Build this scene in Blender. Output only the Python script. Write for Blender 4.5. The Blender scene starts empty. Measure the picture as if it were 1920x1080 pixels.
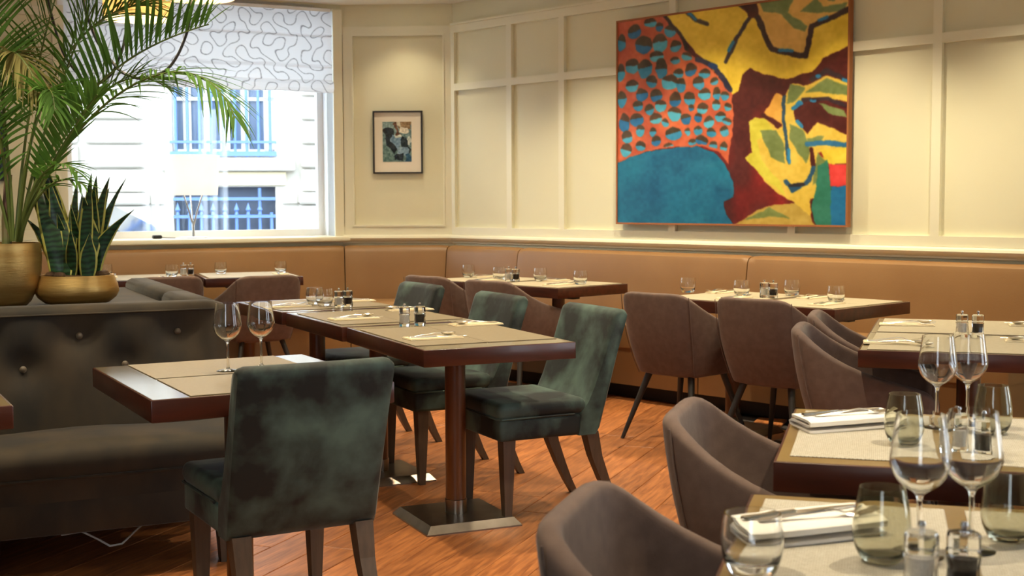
import bpy, bmesh, math, random
import numpy as np
from mathutils import Vector, Matrix
random.seed(7)
R = math.radians
C = bpy.context.scene.collection
SC = bpy.context.scene

# ------------------------------------------------------------------ camera
EYE = 1.28
cam_d = bpy.data.cameras.new('camera')
cam_d.sensor_width = 36.0
cam_d.lens = 45.0
cam_d.clip_start = 0.05
cam_d.dof.use_dof = True
cam_d.dof.focus_distance = 4.6
cam_d.dof.aperture_fstop = 7.0
cam = bpy.data.objects.new('camera', cam_d); C.objects.link(cam)
pt, rl = R(3.909), R(0.2395)
B3 = Matrix(((1, 0, 0), (0, -math.sin(pt), math.cos(pt)), (0, -math.cos(pt), -math.sin(pt))))
RZ = Matrix(((math.cos(rl), -math.sin(rl), 0), (math.sin(rl), math.cos(rl), 0), (0, 0, 1)))
M3 = B3 @ RZ
cx, cy, cz = M3.col[0], -M3.col[1], -M3.col[2]
cam.matrix_world = Matrix(((cx[0], cy[0], cz[0], 0), (cx[1], cy[1], cz[1], 0), (cx[2], cy[2], cz[2], EYE), (0, 0, 0, 1)))
SC.camera = cam

# ------------------------------------------------------------------ world, sun, exposure
w = bpy.data.worlds.new('world'); SC.world = w; w.use_nodes = True
bg = w.node_tree.nodes['Background']
bg.inputs['Color'].default_value = (0.80, 0.90, 1.0, 1)
bg.inputs['Strength'].default_value = 5.5
SC.view_settings.view_transform = 'Standard'
SC.view_settings.look = 'None'
SC.view_settings.exposure = 0.42
SC.view_settings.gamma = 1.0
SC.view_settings.use_curve_mapping = False
SUN_E = 1.0
sl = bpy.data.lights.new('sun', 'SUN'); sl.energy = SUN_E; sl.angle = R(2); sl.color = (1, .97, .92)
so = bpy.data.objects.new('sun', sl); C.objects.link(so)
so.rotation_euler = (R(48), 0, R(-14)); so.location = (0, -5, 20)

# ------------------------------------------------------------------ materials
MT = {}
def newmat(name):
    m = bpy.data.materials.new(name); m.use_nodes = True
    MT[name] = m
    return m, m.node_tree, m.node_tree.nodes['Principled BSDF']
def rgb(h):
    return tuple(((c / 255) / 12.92 if c / 255 <= .04045 else ((c / 255 + .055) / 1.055) ** 2.4) for c in h)
def simple(name, col, rough=.5, metal=0., var=None, scale=8., bump=0., bscale=80., sheen=0., stretch=None, spec=None, detail=4., coat=0., ramp=(.36, .66), dist=0.):
    m, nt, p = newmat(name)
    c = rgb(col)
    p.inputs['Roughness'].default_value = rough
    p.inputs['Metallic'].default_value = metal
    if spec is not None: p.inputs['Specular IOR Level'].default_value = spec
    if coat: p.inputs['Coat Weight'].default_value = coat; p.inputs['Coat Roughness'].default_value = .12
    if sheen:
        p.inputs['Sheen Weight'].default_value = sheen
        p.inputs['Sheen Roughness'].default_value = .35
    p.inputs['Base Color'].default_value = (*c, 1)
    tc = nt.nodes.new('ShaderNodeTexCoord')
    mp = nt.nodes.new('ShaderNodeMapping')
    nt.links.new(tc.outputs['Object'], mp.inputs['Vector'])
    if stretch: mp.inputs['Scale'].default_value = stretch
    oi = nt.nodes.new('ShaderNodeObjectInfo')
    cb = nt.nodes.new('ShaderNodeVectorMath'); cb.operation = 'SCALE'
    cb.inputs[0].default_value = (7.3, 3.1, 5.7)
    nt.links.new(oi.outputs['Random'], cb.inputs['Scale'])
    nt.links.new(cb.outputs[0], mp.inputs['Location'])
    if var:
        n = nt.nodes.new('ShaderNodeTexNoise'); n.inputs['Scale'].default_value = scale; n.inputs['Detail'].default_value = detail
        nt.links.new(mp.outputs[0], n.inputs['Vector'])
        r = nt.nodes.new('ShaderNodeValToRGB')
        r.color_ramp.elements[0].position = ramp[0]; r.color_ramp.elements[1].position = ramp[1]; n.inputs['Distortion'].default_value = dist
        r.color_ramp.elements[0].color = (*c, 1); r.color_ramp.elements[1].color = (*rgb(var), 1)
        nt.links.new(n.outputs['Fac'], r.inputs[0]); nt.links.new(r.outputs[0], p.inputs['Base Color'])
    if bump:
        n2 = nt.nodes.new('ShaderNodeTexNoise'); n2.inputs['Scale'].default_value = bscale; n2.inputs['Detail'].default_value = 3
        nt.links.new(mp.outputs[0], n2.inputs['Vector'])
        b = nt.nodes.new('ShaderNodeBump'); b.inputs['Strength'].default_value = bump; b.inputs['Distance'].default_value = .01
        nt.links.new(n2.outputs['Fac'], b.inputs['Height']); nt.links.new(b.outputs[0], p.inputs['Normal'])
    return m
def shademat(name, col, tr=.6):
    m, nt, p = newmat(name); p.inputs['Base Color'].default_value = (*rgb(col), 1); p.inputs['Roughness'].default_value = .8
    t = nt.nodes.new('ShaderNodeBsdfTranslucent'); t.inputs[0].default_value = (*rgb(col), 1)
    mx = nt.nodes.new('ShaderNodeMixShader'); mx.inputs[0].default_value = tr
    nt.links.new(p.outputs[0], mx.inputs[1]); nt.links.new(t.outputs[0], mx.inputs[2]); nt.links.new(mx.outputs[0], nt.nodes['Material Output'].inputs[0])
    return m, nt, p, t
simple('wall', (221, 217, 188), .55, var=(217, 212, 182), scale=1.2, bump=.05, bscale=220)
simple('trim', (226, 222, 198), .4)
simple('ceiling', (236, 236, 230), .8)
simple('white_paint', (240, 242, 244), .4)
simple('leather', (140, 104, 64), .45, var=(133, 97, 58), scale=2.2, bump=.06, bscale=160)
simple('plinth', (38, 30, 26), .7)
simple('brown_velvet', (32, 25, 14), .8, var=(56, 43, 24), scale=7, bump=.1, bscale=9, sheen=.12, stretch=(1, 1, .6))
simple('green_velvet', (8, 16, 14), .7, var=(80, 104, 95), scale=5.0, bump=.15, bscale=14, sheen=.12, detail=6, ramp=(.42, .68), dist=.15)
simple('purple_fabric', (92, 73, 65), .9, var=(102, 82, 73), scale=30, bump=.12, bscale=500, sheen=.1)
simple('leg_wood', (84, 66, 50), .5, var=(72, 56, 42), scale=10, stretch=(6, 6, .6))
simple('dark_leg', (34, 30, 28), .5)
simple('mahogany', (74, 32, 18), .32, var=(56, 23, 12), scale=4, stretch=(1.2, 9, 9), coat=.15)
simple('pole_wood', (108, 60, 24), .35, var=(78, 40, 16), scale=5, stretch=(6, 6, .8), coat=.2)
simple('table_laminate', (104, 91, 70), .14, var=(102, 88, 67), scale=6)
simple('rim_wood', (128, 104, 64), .3, var=(118, 95, 57), scale=6)
simple('tan_mat', (134, 120, 95), .5, var=(128, 114, 90), scale=90, bump=.05, bscale=400)
simple('cream_mat', (168, 157, 132), .55, var=(161, 149, 124), scale=60)
simple('steel', (150, 140, 128), .3, 1.0, var=(122, 112, 100), scale=6)
simple('chrome', (225, 225, 228), .1, 1.0)
simple('cutlery_steel', (222, 219, 213), .26, 1.0)
simple('gold', (206, 172, 108), .45, .85, var=(182, 144, 82), scale=3, bump=.12, bscale=18, stretch=(1, 1, 8))
simple('soil', (58, 40, 26), .95, var=(92, 66, 40), scale=22, bump=.8, bscale=40)
simple('napkin_paper', (222, 206, 172), .8)
simple('napkin_cloth', (238, 232, 224), .85, bump=.06, bscale=300)
simple('salt', (232, 226, 218), .8, var=(210, 203, 196), scale=300)
simple('pepper', (52, 36, 28), .8, var=(22, 16, 14), scale=400)
simple('black_frame', (24, 20, 18), .4)
simple('mat_board', (226, 216, 198), .8)
simple('canvas_edge', (150, 92, 50), .6)
simple('black_cord', (16, 16, 18), .5)
simple('white_cord', (200, 196, 188), .5)
simple('facade', (206, 200, 190), .9, var=(192, 186, 174), scale=1.5, bump=.1, bscale=12)
simple('facade_cream', (236, 222, 186), .9)
simple('street', (120, 118, 116), .9, var=(108, 106, 104), scale=3)
simple('blue_iron', (96, 128, 186), .5)
simple('window_dark', (86, 104, 128), .15)
simple('grille_mesh', (70, 82, 100), .7, var=(92, 106, 126), scale=120)
simple('car_paint', (58, 66, 78), .25, coat=.6)
simple('car_glass', (30, 36, 44), .08)
simple('tyre', (20, 20, 20), .8)
simple('palm_stem', (116, 132, 66), .5, var=(98, 112, 52), scale=5)
simple('palm_cane', (128, 92, 84), .55, var=(104, 110, 60), scale=9)
shademat('palm_leaf', (92, 134, 54), .4)
shademat('palm_leaf_dry', (150, 142, 84), .35)
simple('snake_edge', (176, 172, 88), .4)
simple('lamp_metal', (210, 212, 216), .25, .9)
simple('button', (96, 82, 64), .5)

def snake_center():
    m, nt, p = newmat('snake_center')
    tc = nt.nodes.new('ShaderNodeTexCoord'); wv = nt.nodes.new('ShaderNodeTexWave')
    wv.bands_direction = 'Z'; wv.inputs['Scale'].default_value = 14; wv.inputs['Distortion'].default_value = 7; wv.inputs['Detail'].default_value = 3
    nt.links.new(tc.outputs['Object'], wv.inputs['Vector'])
    r = nt.nodes.new('ShaderNodeValToRGB')
    r.color_ramp.elements[0].color = (*rgb((14, 36, 22)), 1); r.color_ramp.elements[1].color = (*rgb((40, 76, 46)), 1)
    nt.links.new(wv.outputs['Fac'], r.inputs[0]); nt.links.new(r.outputs[0], p.inputs['Base Color'])
    p.inputs['Roughness'].default_value = .35
snake_center()

def oak():
    m, nt, p = newmat('oak')
    tc = nt.nodes.new('ShaderNodeTexCoord'); oi = nt.nodes.new('ShaderNodeObjectInfo')
    cb = nt.nodes.new('ShaderNodeVectorMath'); cb.operation = 'SCALE'; cb.inputs[0].default_value = (31, 17, 9)
    nt.links.new(oi.outputs['Random'], cb.inputs['Scale'])
    ad = nt.nodes.new('ShaderNodeVectorMath'); nt.links.new(tc.outputs['Object'], ad.inputs[0]); nt.links.new(cb.outputs[0], ad.inputs[1])
    mp = nt.nodes.new('ShaderNodeMapping'); mp.inputs['Scale'].default_value = (1.6, 16, 16)
    nt.links.new(ad.outputs[0], mp.inputs['Vector'])
    n = nt.nodes.new('ShaderNodeTexNoise'); n.inputs['Scale'].default_value = 3.5; n.inputs['Detail'].default_value = 7; n.inputs['Distortion'].default_value = .6
    nt.links.new(mp.outputs[0], n.inputs['Vector'])
    r = nt.nodes.new('ShaderNodeValToRGB')
    r.color_ramp.elements[0].position = .3; r.color_ramp.elements[1].position = .72
    r.color_ramp.elements[0].color = (*rgb((126, 72, 38)), 1); r.color_ramp.elements[1].color = (*rgb((186, 118, 66)), 1)
    nt.links.new(n.outputs['Fac'], r.inputs[0])
    # knots
    v = nt.nodes.new('ShaderNodeTexVoronoi'); v.inputs['Scale'].default_value = 2.3
    mp2 = nt.nodes.new('ShaderNodeMapping'); mp2.inputs['Scale'].default_value = (1, 2.0, 1); nt.links.new(ad.outputs[0], mp2.inputs['Vector'])
    nt.links.new(mp2.outputs[0], v.inputs['Vector'])
    kr = nt.nodes.new('ShaderNodeValToRGB'); kr.color_ramp.elements[0].position = .02; kr.color_ramp.elements[1].position = .09
    kr.color_ramp.elements[0].color = (.25, .22, .2, 1); kr.color_ramp.elements[1].color = (1, 1, 1, 1)
    nt.links.new(v.outputs['Distance'], kr.inputs[0])
    mx = nt.nodes.new('ShaderNodeMix'); mx.data_type = 'RGBA'; mx.blend_type = 'MULTIPLY'; mx.inputs[0].default_value = 1
    nt.links.new(r.outputs[0], mx.inputs[6]); nt.links.new(kr.outputs[0], mx.inputs[7])
    hs = nt.nodes.new('ShaderNodeHueSaturation')
    mr = nt.nodes.new('ShaderNodeMapRange'); mr.inputs['To Min'].default_value = .82; mr.inputs['To Max'].default_value = 1.18
    nt.links.new(oi.outputs['Random'], mr.inputs[0]); nt.links.new(mr.outputs[0], hs.inputs['Value'])
    nt.links.new(mx.outputs[2], hs.inputs['Color']); nt.links.new(hs.outputs[0], p.inputs['Base Color'])
    p.inputs['Roughness'].default_value = .38
oak()

def woven():
    m, nt, p = newmat('woven_mat')
    tc = nt.nodes.new('ShaderNodeTexCoord')
    ch = nt.nodes.new('ShaderNodeTexBrick'); ch.inputs['Scale'].default_value = 100
    ch.inputs['Brick Width'].default_value = .8; ch.inputs['Row Height'].default_value = .5; ch.inputs['Mortar Size'].default_value = .09
    ch.inputs['Color1'].default_value = (*rgb((202, 198, 188)), 1); ch.inputs['Color2'].default_value = (*rgb((182, 177, 166)), 1); ch.inputs['Mortar'].default_value = (*rgb((150, 138, 114)), 1)
    nt.links.new(tc.outputs['Object'], ch.inputs['Vector']); nt.links.new(ch.outputs[0], p.inputs['Base Color'])
    b = nt.nodes.new('ShaderNodeBump'); b.inputs['Strength'].default_value = .3; b.inputs['Distance'].default_value = .002; b.invert = True
    nt.links.new(ch.outputs['Fac'], b.inputs['Height']); nt.links.new(b.outputs[0], p.inputs['Normal'])
    p.inputs['Roughness'].default_value = .6
woven()

def glassmat(name, col, ior=1.45):
    m, nt, p = newmat(name); nt.nodes.remove(p)
    g = nt.nodes.new('ShaderNodeBsdfGlass'); g.inputs['Color'].default_value = (*col, 1); g.inputs['Roughness'].default_value = 0; g.inputs['IOR'].default_value = ior
    nt.links.new(g.outputs[0], nt.nodes['Material Output'].inputs[0])
glassmat('glass', (.985, .99, .99))
glassmat('smoke_glass', (.88, .88, .83))
def panemat():
    m, nt, p = newmat('pane_glass'); nt.nodes.remove(p)
    t = nt.nodes.new('ShaderNodeBsdfTransparent'); t.inputs[0].default_value = (.93, .96, .98, 1)
    g = nt.nodes.new('ShaderNodeBsdfGlossy'); g.inputs['Roughness'].default_value = .02
    mx = nt.nodes.new('ShaderNodeMixShader'); mx.inputs[0].default_value = .06
    nt.links.new(t.outputs[0], mx.inputs[1]); nt.links.new(g.outputs[0], mx.inputs[2]); nt.links.new(mx.outputs[0], nt.nodes['Material Output'].inputs[0])
panemat()
def emat(name, col, s):
    m, nt, p = newmat(name)
    p.inputs['Base Color'].default_value = (*col, 1); p.inputs['Emission Color'].default_value = (*col, 1); p.inputs['Emission Strength'].default_value = s
emat('bulb', (1, .86, .66), 30)
shademat('shade_warm', (228, 202, 162), .5)
shademat('shade_white', (246, 244, 240), .6)
def blindmat():
    m, nt, p, t = shademat('blind_fabric', (240, 240, 244), .62)
    a = nt.nodes.new('ShaderNodeVertexColor'); a.layer_name = 'paint'
    nt.links.new(a.outputs[0], p.inputs['Base Color']); nt.links.new(a.outputs[0], t.inputs[0])
blindmat()
def attrmat(name, rough=.45):
    m, nt, p = newmat(name)
    a = nt.nodes.new('ShaderNodeVertexColor'); a.layer_name = 'paint'
    nt.links.new(a.outputs[0], p.inputs['Base Color']); p.inputs['Roughness'].default_value = rough
    n = nt.nodes.new('ShaderNodeTexNoise'); n.inputs['Scale'].default_value = 60
    tc = nt.nodes.new('ShaderNodeTexCoord'); nt.links.new(tc.outputs['Object'], n.inputs['Vector'])
    b = nt.nodes.new('ShaderNodeBump'); b.inputs['Strength'].default_value = .12; b.inputs['Distance'].default_value = .004
    nt.links.new(n.outputs[0], b.inputs['Height']); nt.links.new(b.outputs[0], p.inputs['Normal'])
attrmat('oil_paint', .4); attrmat('print', .25)

# ------------------------------------------------------------------ mesh helpers
class MB:
    def __init__(s): s.v = []; s.f = []; s.mi = []
    def add(s, vs, fs, mi=0):
        o = len(s.v); s.v += [tuple(map(float, p)) for p in vs]
        s.f += [tuple(i + o for i in f) for f in fs]; s.mi += [mi] * len(fs); return s
    def box(s, x0, x1, y0, y1, z0, z1, mi=0):
        return s.add([(x0, y0, z0), (x1, y0, z0), (x1, y1, z0), (x0, y1, z0), (x0, y0, z1), (x1, y0, z1), (x1, y1, z1), (x0, y1, z1)],
                     [(3, 2, 1, 0), (4, 5, 6, 7), (0, 1, 5, 4), (1, 2, 6, 5), (2, 3, 7, 6), (3, 0, 4, 7)], mi)
    def rbox(s, x0, x1, y0, y1, z0, z1, r, seg=2, mi=0):
        b = bmesh.new(); bmesh.ops.create_cube(b, size=1)
        for v in b.verts: v.co = Vector((x0 + (v.co.x + .5) * (x1 - x0), y0 + (v.co.y + .5) * (y1 - y0), z0 + (v.co.z + .5) * (z1 - z0)))
        bmesh.ops.bevel(b, geom=list(b.edges), offset=r, segments=seg, profile=.5, affect='EDGES')
        b.verts.index_update()
        s.add([v.co[:] for v in b.verts], [[v.index for v in f.verts] for f in b.faces], mi); b.free(); return s
    def lathe(s, prof, n=24, cx=0, cy=0, mi=0, closed=False, rx=1., ry=1.):
        k = len(prof); vs = []; fs = []
        for i in range(n):
            a = 2 * math.pi * i / n
            vs += [(cx + rx * r * math.cos(a), cy + ry * r * math.sin(a), z) for r, z in prof]
        for i in range(n):
            j = (i + 1) % n
            for q in range(k if closed else k - 1):
                q2 = (q + 1) % k
                a, b, c, d = i * k + q, j * k + q, j * k + q2, i * k + q2
                if prof[q][0] < 1e-6 and prof[q2][0] < 1e-6: continue
                fs.append((a, b, c, d))
        s.add(vs, fs, mi); return s
    def tube(s, pts, rad, n=8, mi=0, caps=True):
        pts = [Vector(p) for p in pts]; rs = rad if isinstance(rad, (list, tuple)) else [rad] * len(pts)
        vs = []; fs = []
        up = Vector((0, 0, 1))
        for i, p in enumerate(pts):
            t = (pts[min(i + 1, len(pts) - 1)] - pts[max(i - 1, 0)]).normalized()
            a = t.cross(up)
            if a.length < 1e-3: a = t.cross(Vector((0, 1, 0)))
            a.normalize(); b = a.cross(t).normalized()
            for k in range(n):
                an = 2 * math.pi * k / n
                vs.append(p + rs[i] * (math.cos(an) * a + math.sin(an) * b))
        for i in range(len(pts) - 1):
            for k in range(n):
                k2 = (k + 1) % n
                fs.append((i * n + k, i * n + k2, (i + 1) * n + k2, (i + 1) * n + k))
        if caps:
            fs.append(tuple(range(n))[::-1]); fs.append(tuple((len(pts) - 1) * n + k for k in range(n)))
        s.add(vs, fs, mi); return s
    def loft(s, rings, mi=0, caps=True):
        n = len(rings[0]); vs = [p for r in rings for p in r]; fs = []
        for i in range(len(rings) - 1):
            for k in range(n):
                k2 = (k + 1) % n; fs.append((i * n + k, i * n + k2, (i + 1) * n + k2, (i + 1) * n + k))
        if caps: fs.append(tuple(range(n))[::-1]); fs.append(tuple((len(rings) - 1) * n + k for k in range(n)))
        s.add(vs, fs, mi); return s
    def mesh(s, name, mats, smooth=False, fix=True):
        me = bpy.data.meshes.new(name); me.from_pydata(s.v, [], s.f); me.update()
        for m in (mats if isinstance(mats, (list, tuple)) else [mats]): me.materials.append(MT[m])
        if len(set(s.mi)) > 1: me.polygons.foreach_set('material_index', s.mi)
        b = bmesh.new(); b.from_mesh(me)
        bmesh.ops.remove_doubles(b, verts=b.verts, dist=1e-5)
        if fix: bmesh.ops.recalc_face_normals(b, faces=b.faces)
        b.to_mesh(me); b.free()
        if smooth:
            me.polygons.foreach_set('use_smooth', [True] * len(me.polygons))
            try: me.set_sharp_from_angle(angle=R(smooth if smooth is not True else 40))
            except Exception: pass
        return me
    def build(s, name, mats, parent=None, smooth=False, loc=None, rz=None, fix=True):
        o = bpy.data.objects.new(name, s.mesh(name, mats, smooth, fix)); C.objects.link(o)
        if parent: o.parent = parent
        if loc is not None: o.location = loc
        if rz is not None: o.rotation_euler = (0, 0, rz)
        return o
def tag(o, label, cat, group=None, kind=None):
    o['label'] = label
    if cat: o['category'] = cat
    if group: o['group'] = group
    if kind: o['kind'] = kind
    return o
def struct(o, label=None):
    o['kind'] = 'structure'
    if label: o['label'] = label
    return o
def empty(name, loc=(0, 0, 0), rz=0.):
    o = bpy.data.objects.new(name, None); o.empty_display_size = .1; C.objects.link(o); o.location = loc; o.rotation_euler = (0, 0, rz); return o
def kids(o): return [c for c in bpy.data.objects if c.parent == o]
def dup(o, loc, rz, label=None, parent=None):
    c = o.copy(); C.objects.link(c); c.parent = parent
    if loc is not None: c.location = loc; c.rotation_euler = (0, 0, rz)
    if label: c['label'] = label
    for k in kids(o): dup(k, None, None, None, c)
    return c
V2 = lambda a: np.array(a, float)
def unit(a): a = V2(a); return a / np.hypot(*a)
def miter(n1, n2): return (n1 + n2) / (1 + n1 @ n2)

# ------------------------------------------------------------------ room shell
CEIL = 2.84
e27 = V2((math.cos(R(27)), math.sin(R(27))))
K1 = V2((-1.36, 10.33)); K2 = V2((-.466, 10.28)); eW = V2((.68989, -.72392)); K3 = K2 + 5.27 * eW
K0 = K1 - 4.6 * e27
K4 = V2((K3[0], -3.0)); K5 = V2((-5.4, -3.0)); K6 = V2((-5.4, K0[1]))
def inward(a, b):
    t = unit(V2(b) - V2(a)); return V2((t[1], -t[0]))
nWin = inward(K0, K1); nA = inward(K1, K2); nW = inward(K2, K3); nR = inward(K3, K4); nB = inward(K4, K5)
P3 = lambda p, z: (p[0], p[1], z)
def sweep(mb, prof, p0, m0, p1, m1, mi=0):
    """closed profile of (distance from the wall, height) carried from p0 to p1; m0, m1 are the mitre vectors"""
    r0 = [P3(p0 + d * m0, z) for d, z in prof]; r1 = [P3(p1 + d * m1, z) for d, z in prof]
    mb.loft([r0, r1], mi); return mb
mit01 = miter(nWin, nA); mit12 = miter(nA, nW); mit23 = miter(nW, nR)
BK = .14  # wall thickness
def wallbox(mb, p0, m0, p1, m1, z0, z1, t=BK): return sweep(mb, [(0, z0), (-t, z0), (-t, z1), (0, z1)], p0, m0, p1, m1)

fl = MB().box(-5.6, 3.4, -3.2, 11.0, -.12, -.014).build('floor', 'plinth'); struct(fl, 'oak plank floor under the tables')
# planks
PD = R(69); PW = .17; PL = (1.5, 1.15, 1.8)
pm = []
for L_ in PL:
    mb = MB().rbox(-L_ / 2 + .001, L_ / 2 - .001, -PW / 2 + .0012, PW / 2 - .0012, -.014, 0, .0022, 1)
    pm.append(mb.mesh('plank', 'oak'))
du = V2((math.cos(PD), math.sin(PD))); dn = V2((-math.sin(PD), math.cos(PD)))
cnt = 0
def inroom(p):
    for a, n_ in ((K1, nWin), (K1, nA), (K2, nW)):
        if (p - a) @ n_ < .55: return False
    return p[0] < 3.0
for row in range(-60, 60):
    s = -2.0 + (row * .613) % 1.3
    while s < 12:
        k = random.choice((0, 0, 1, 2)); L_ = PL[k]
        p = du * (s + L_ / 2) + dn * (row * PW + .05)
        s += L_
        vis = p[1] > 2.2 and abs(p[0]) < .42 * p[1] + .9 and p[1] < 9.6 and p[0] > -2.3
        if vis and inroom(p) and cnt < 298:
            o = bpy.data.objects.new('plank', pm[k]); C.objects.link(o); o.parent = fl; o.location = (p[0], p[1], 0); o.rotation_euler = (0, 0, PD); cnt += 1
ce = MB().box(-5.6, 3.4, -3.2, 11.0, CEIL, CEIL + .1).build('ceiling', 'ceiling'); struct(ce, 'smooth white ceiling')

# ---- wall with the window (left of the corner)
WS0, WS1, WZ0, WZ1 = .075, 2.11, 1.0, 2.79   # opening measured from the corner to the left
wl = MB()
pa = lambda s: K1 - s * e27
wallbox(wl, pa(4.6), nWin, K1, mit01, 0, WZ0)
wallbox(wl, pa(4.6), nWin, K1, mit01, WZ1, CEIL)
wallbox(wl, pa(4.6), nWin, pa(WS1), nWin, WZ0, WZ1)
wallbox(wl, pa(WS0), nWin, K1, mit01, WZ0, WZ1)
wl = struct(wl.build('wall_left', 'wall'), 'cream wall around the street window')
def piece(name, mat, parent, prof, p0, m0, p1, m1, smooth=False):
    return sweep(MB(), prof, V2(p0), m0, V2(p1), m1).build(name, mat, parent, smooth)
def rect(d0, d1, z0, z1): return [(d0, z0), (d1, z0), (d1, z1), (d0, z1)]
# battens left of the window
for s0, s1 in ((2.11, 2.19), (2.62, 2.67), (3.25, 3.3)):
    piece('stile', 'trim', wl, rect(0, .018, 1.0, 2.7), pa(s1), nWin, pa(s0), nWin)
piece('rail', 'trim', wl, rect(0, .018, 2.62, 2.68), pa(4.6), nWin, pa(2.19), nWin)
piece('rail', 'trim', wl, rect(0, .018, 1.01, 1.08), pa(4.6), nWin, pa(2.19), nWin)
piece('chair_rail', 'trim', wl, [(0, .945), (.02, .95), (.045, .975), (.05, .99), (.045, 1.005), (0, 1.01)], pa(4.6), nWin, pa(2.19), nWin, True)
# window set into the opening
win = empty('window_1', P3(K1 - 1.09 * e27, 0)); struct(win, 'wide street window with white reveals and pale frame')
def wchild(name, mat, prof, s0, s1, par=win, smooth=False):
    o = piece(name, mat, None, prof, pa(s0), nWin, pa(s1), nWin, smooth); o.parent = par; o.matrix_parent_inverse = par.matrix_world.inverted() if False else Matrix.Translation(-Vector(par.location)); return o
wchild('reveal', 'white_paint', rect(-.30, .012, 1.0, 2.79), .075, .035)
wchild('reveal', 'white_paint', rect(-.30, .012, 1.0, 2.79), 2.15, 2.11)
wchild('architrave', 'trim', rect(0, .03, 1.0, 2.80), .075, .0)
wchild('head', 'white_paint', rect(-.30, .0, 2.79, 2.83), 2.15, .035)
wchild('frame_stile', 'white_paint', rect(-.30, -.24, 1.0, 2.79), .125, .075)
wchild('frame_stile', 'white_paint', rect(-.30, -.24, 1.0, 2.79), 2.11, 2.04)
wchild('frame_rail', 'white_paint', rect(-.30, -.24, 1.0, 1.055), 2.04, .125)
wchild('frame_rail', 'white_paint', rect(-.30, -.24, 2.72, 2.79), 2.04, .125)
wchild('pane', 'pane_glass', rect(-.275, -.265, 1.055, 2.72), 2.04, .125)
wchild('window_sill', 'trim', [(-.30, .96), (.055, .955), (.08, .965), (.085, .98), (.08, .995), (.06, 1.002), (-.30, 1.002)], 2.2, -.03, smooth=True)

# ---- narrow wall with the framed picture
wa = MB(); wallbox(wa, K1, mit01, K2, mit12, 0, CEIL); wa = struct(wa.build('wall_front', 'wall'), 'narrow cream wall between window and panelled wall')
eA = unit(K2 - K1); LA = float(np.hypot(*(K2 - K1)))
qa = lambda s: K1 + s * eA
piece('rail', 'trim', wa, rect(0, .02, 2.605, 2.665), K1, mit01, K2, mit12)
piece('rail', 'trim', wa, rect(0, .02, 1.01, 1.075), K1, mit01, K2, mit12)
piece('stile', 'trim', wa, rect(0, .02, 1.075, 2.605), qa(.02), nA, qa(.085), nA)
piece('stile', 'trim', wa, rect(0, .02, 1.075, 2.605), qa(LA - .065), nA, K2, mit12)
for z0, z1 in ((1.075, 1.09), (2.59, 2.605)): piece('moulding', 'trim', wa, rect(0, .03, z0, z1), qa(.085), nA, qa(LA - .065), nA)
for s0, s1 in ((.085, .10), (LA - .08, LA - .065)): piece('moulding', 'trim', wa, rect(0, .03, 1.09, 2.59), qa(s0), nA, qa(s1), nA)
RAIL = [(0, .94), (.018, .945), (.02, .955), (.05, .968), (.06, .985), (.055, 1.0), (.035, 1.008), (.0, 1.012)]
piece('chair_rail', 'trim', wa, RAIL, K1, mit01, K2, mit12, True)
# ---- long panelled wall
wr = MB(); wallbox(wr, K2, mit12, K3, mit23, 0, CEIL); wr = struct(wr.build('wall_right', 'wall'), 'long cream panelled wall behind the bench')
qw = lambda s: K2 + (s + .12) * eW
piece('rail', 'trim', wr, rect(0, .028, 2.605, 2.665), K2, mit12, K3, mit23)
piece('rail', 'trim', wr, rect(0, .028, 1.01, 1.07), K2, mit12, K3, mit23)
piece('bead', 'trim', wr, rect(0, .04, 2.665, 2.68), K2, mit12, K3, mit23)
ST = [(-.12, -.07), (.53, .585), (1.083, 1.138), (2.115, 2.17), (3.065, 3.12), (4.02, 4.075), (4.97, 5.02)]
for i, (a, b) in enumerate(ST):
    piece('stile', 'trim', wr, rect(0, .028, 1.07, 2.605), K2 if i == 0 else qw(a), mit12 if i == 0 else nW, qw(b), nW)
for (a, b), (c, d) in zip(ST[:-1], ST[1:]):
    piece('rail', 'trim', wr, rect(0, .0275, 2.15, 2.205), qw(b), nW, qw(c), nW)
piece('chair_rail', 'trim', wr, RAIL, K2, mit12, K3, mit23, True)
# ---- walls out of view, with the shop windows the glasses mirror
def wall_openings(name, a, b, ops, label):
    """wall from a to b with tall window openings; ops = (start, end, sill, head)"""
    a, b = V2(a), V2(b); t = unit(b - a); n_ = inward(a, b); L_ = float(np.hypot(*(b - a)))
    mb = MB(); s = 0
    for o0, o1, z0, z1 in ops:
        wallbox(mb, a + s * t, n_, a + o0 * t, n_, 0, CEIL)
        wallbox(mb, a + o0 * t, n_, a + o1 * t, n_, 0, z0); wallbox(mb, a + o0 * t, n_, a + o1 * t, n_, z1, CEIL); s = o1
    wallbox(mb, a + s * t, n_, b, n_, 0, CEIL)
    wo = struct(mb.build(name, 'wall'), label)
    for o0, o1, z0, z1 in ops:
        m = 3; 
        for k in range(m + 1):
            x = o0 + (o1 - o0 - .05) * k / m
            piece('mullion', 'white_paint', wo, rect(-.10, -.04, z0, z1), a + x * t, n_, a + (x + .05) * t, n_)
    return wo
wall_openings('wall_far_right', K3, K4, [(2.4, 3.1, .6, 2.6), (3.7, 4.4, .6, 2.6)], 'side wall with tall shop windows outside the picture')
wall_openings('wall_back', K4, K5, [(3.6, 4.8, .4, 2.6)], 'rear wall with tall shop windows outside the picture')
o = MB().box(-5.54, -5.4, -3.0, K0[1], 0, CEIL).build('wall_far_left', 'wall'); struct(o, 'plain side wall outside the picture')

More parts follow.
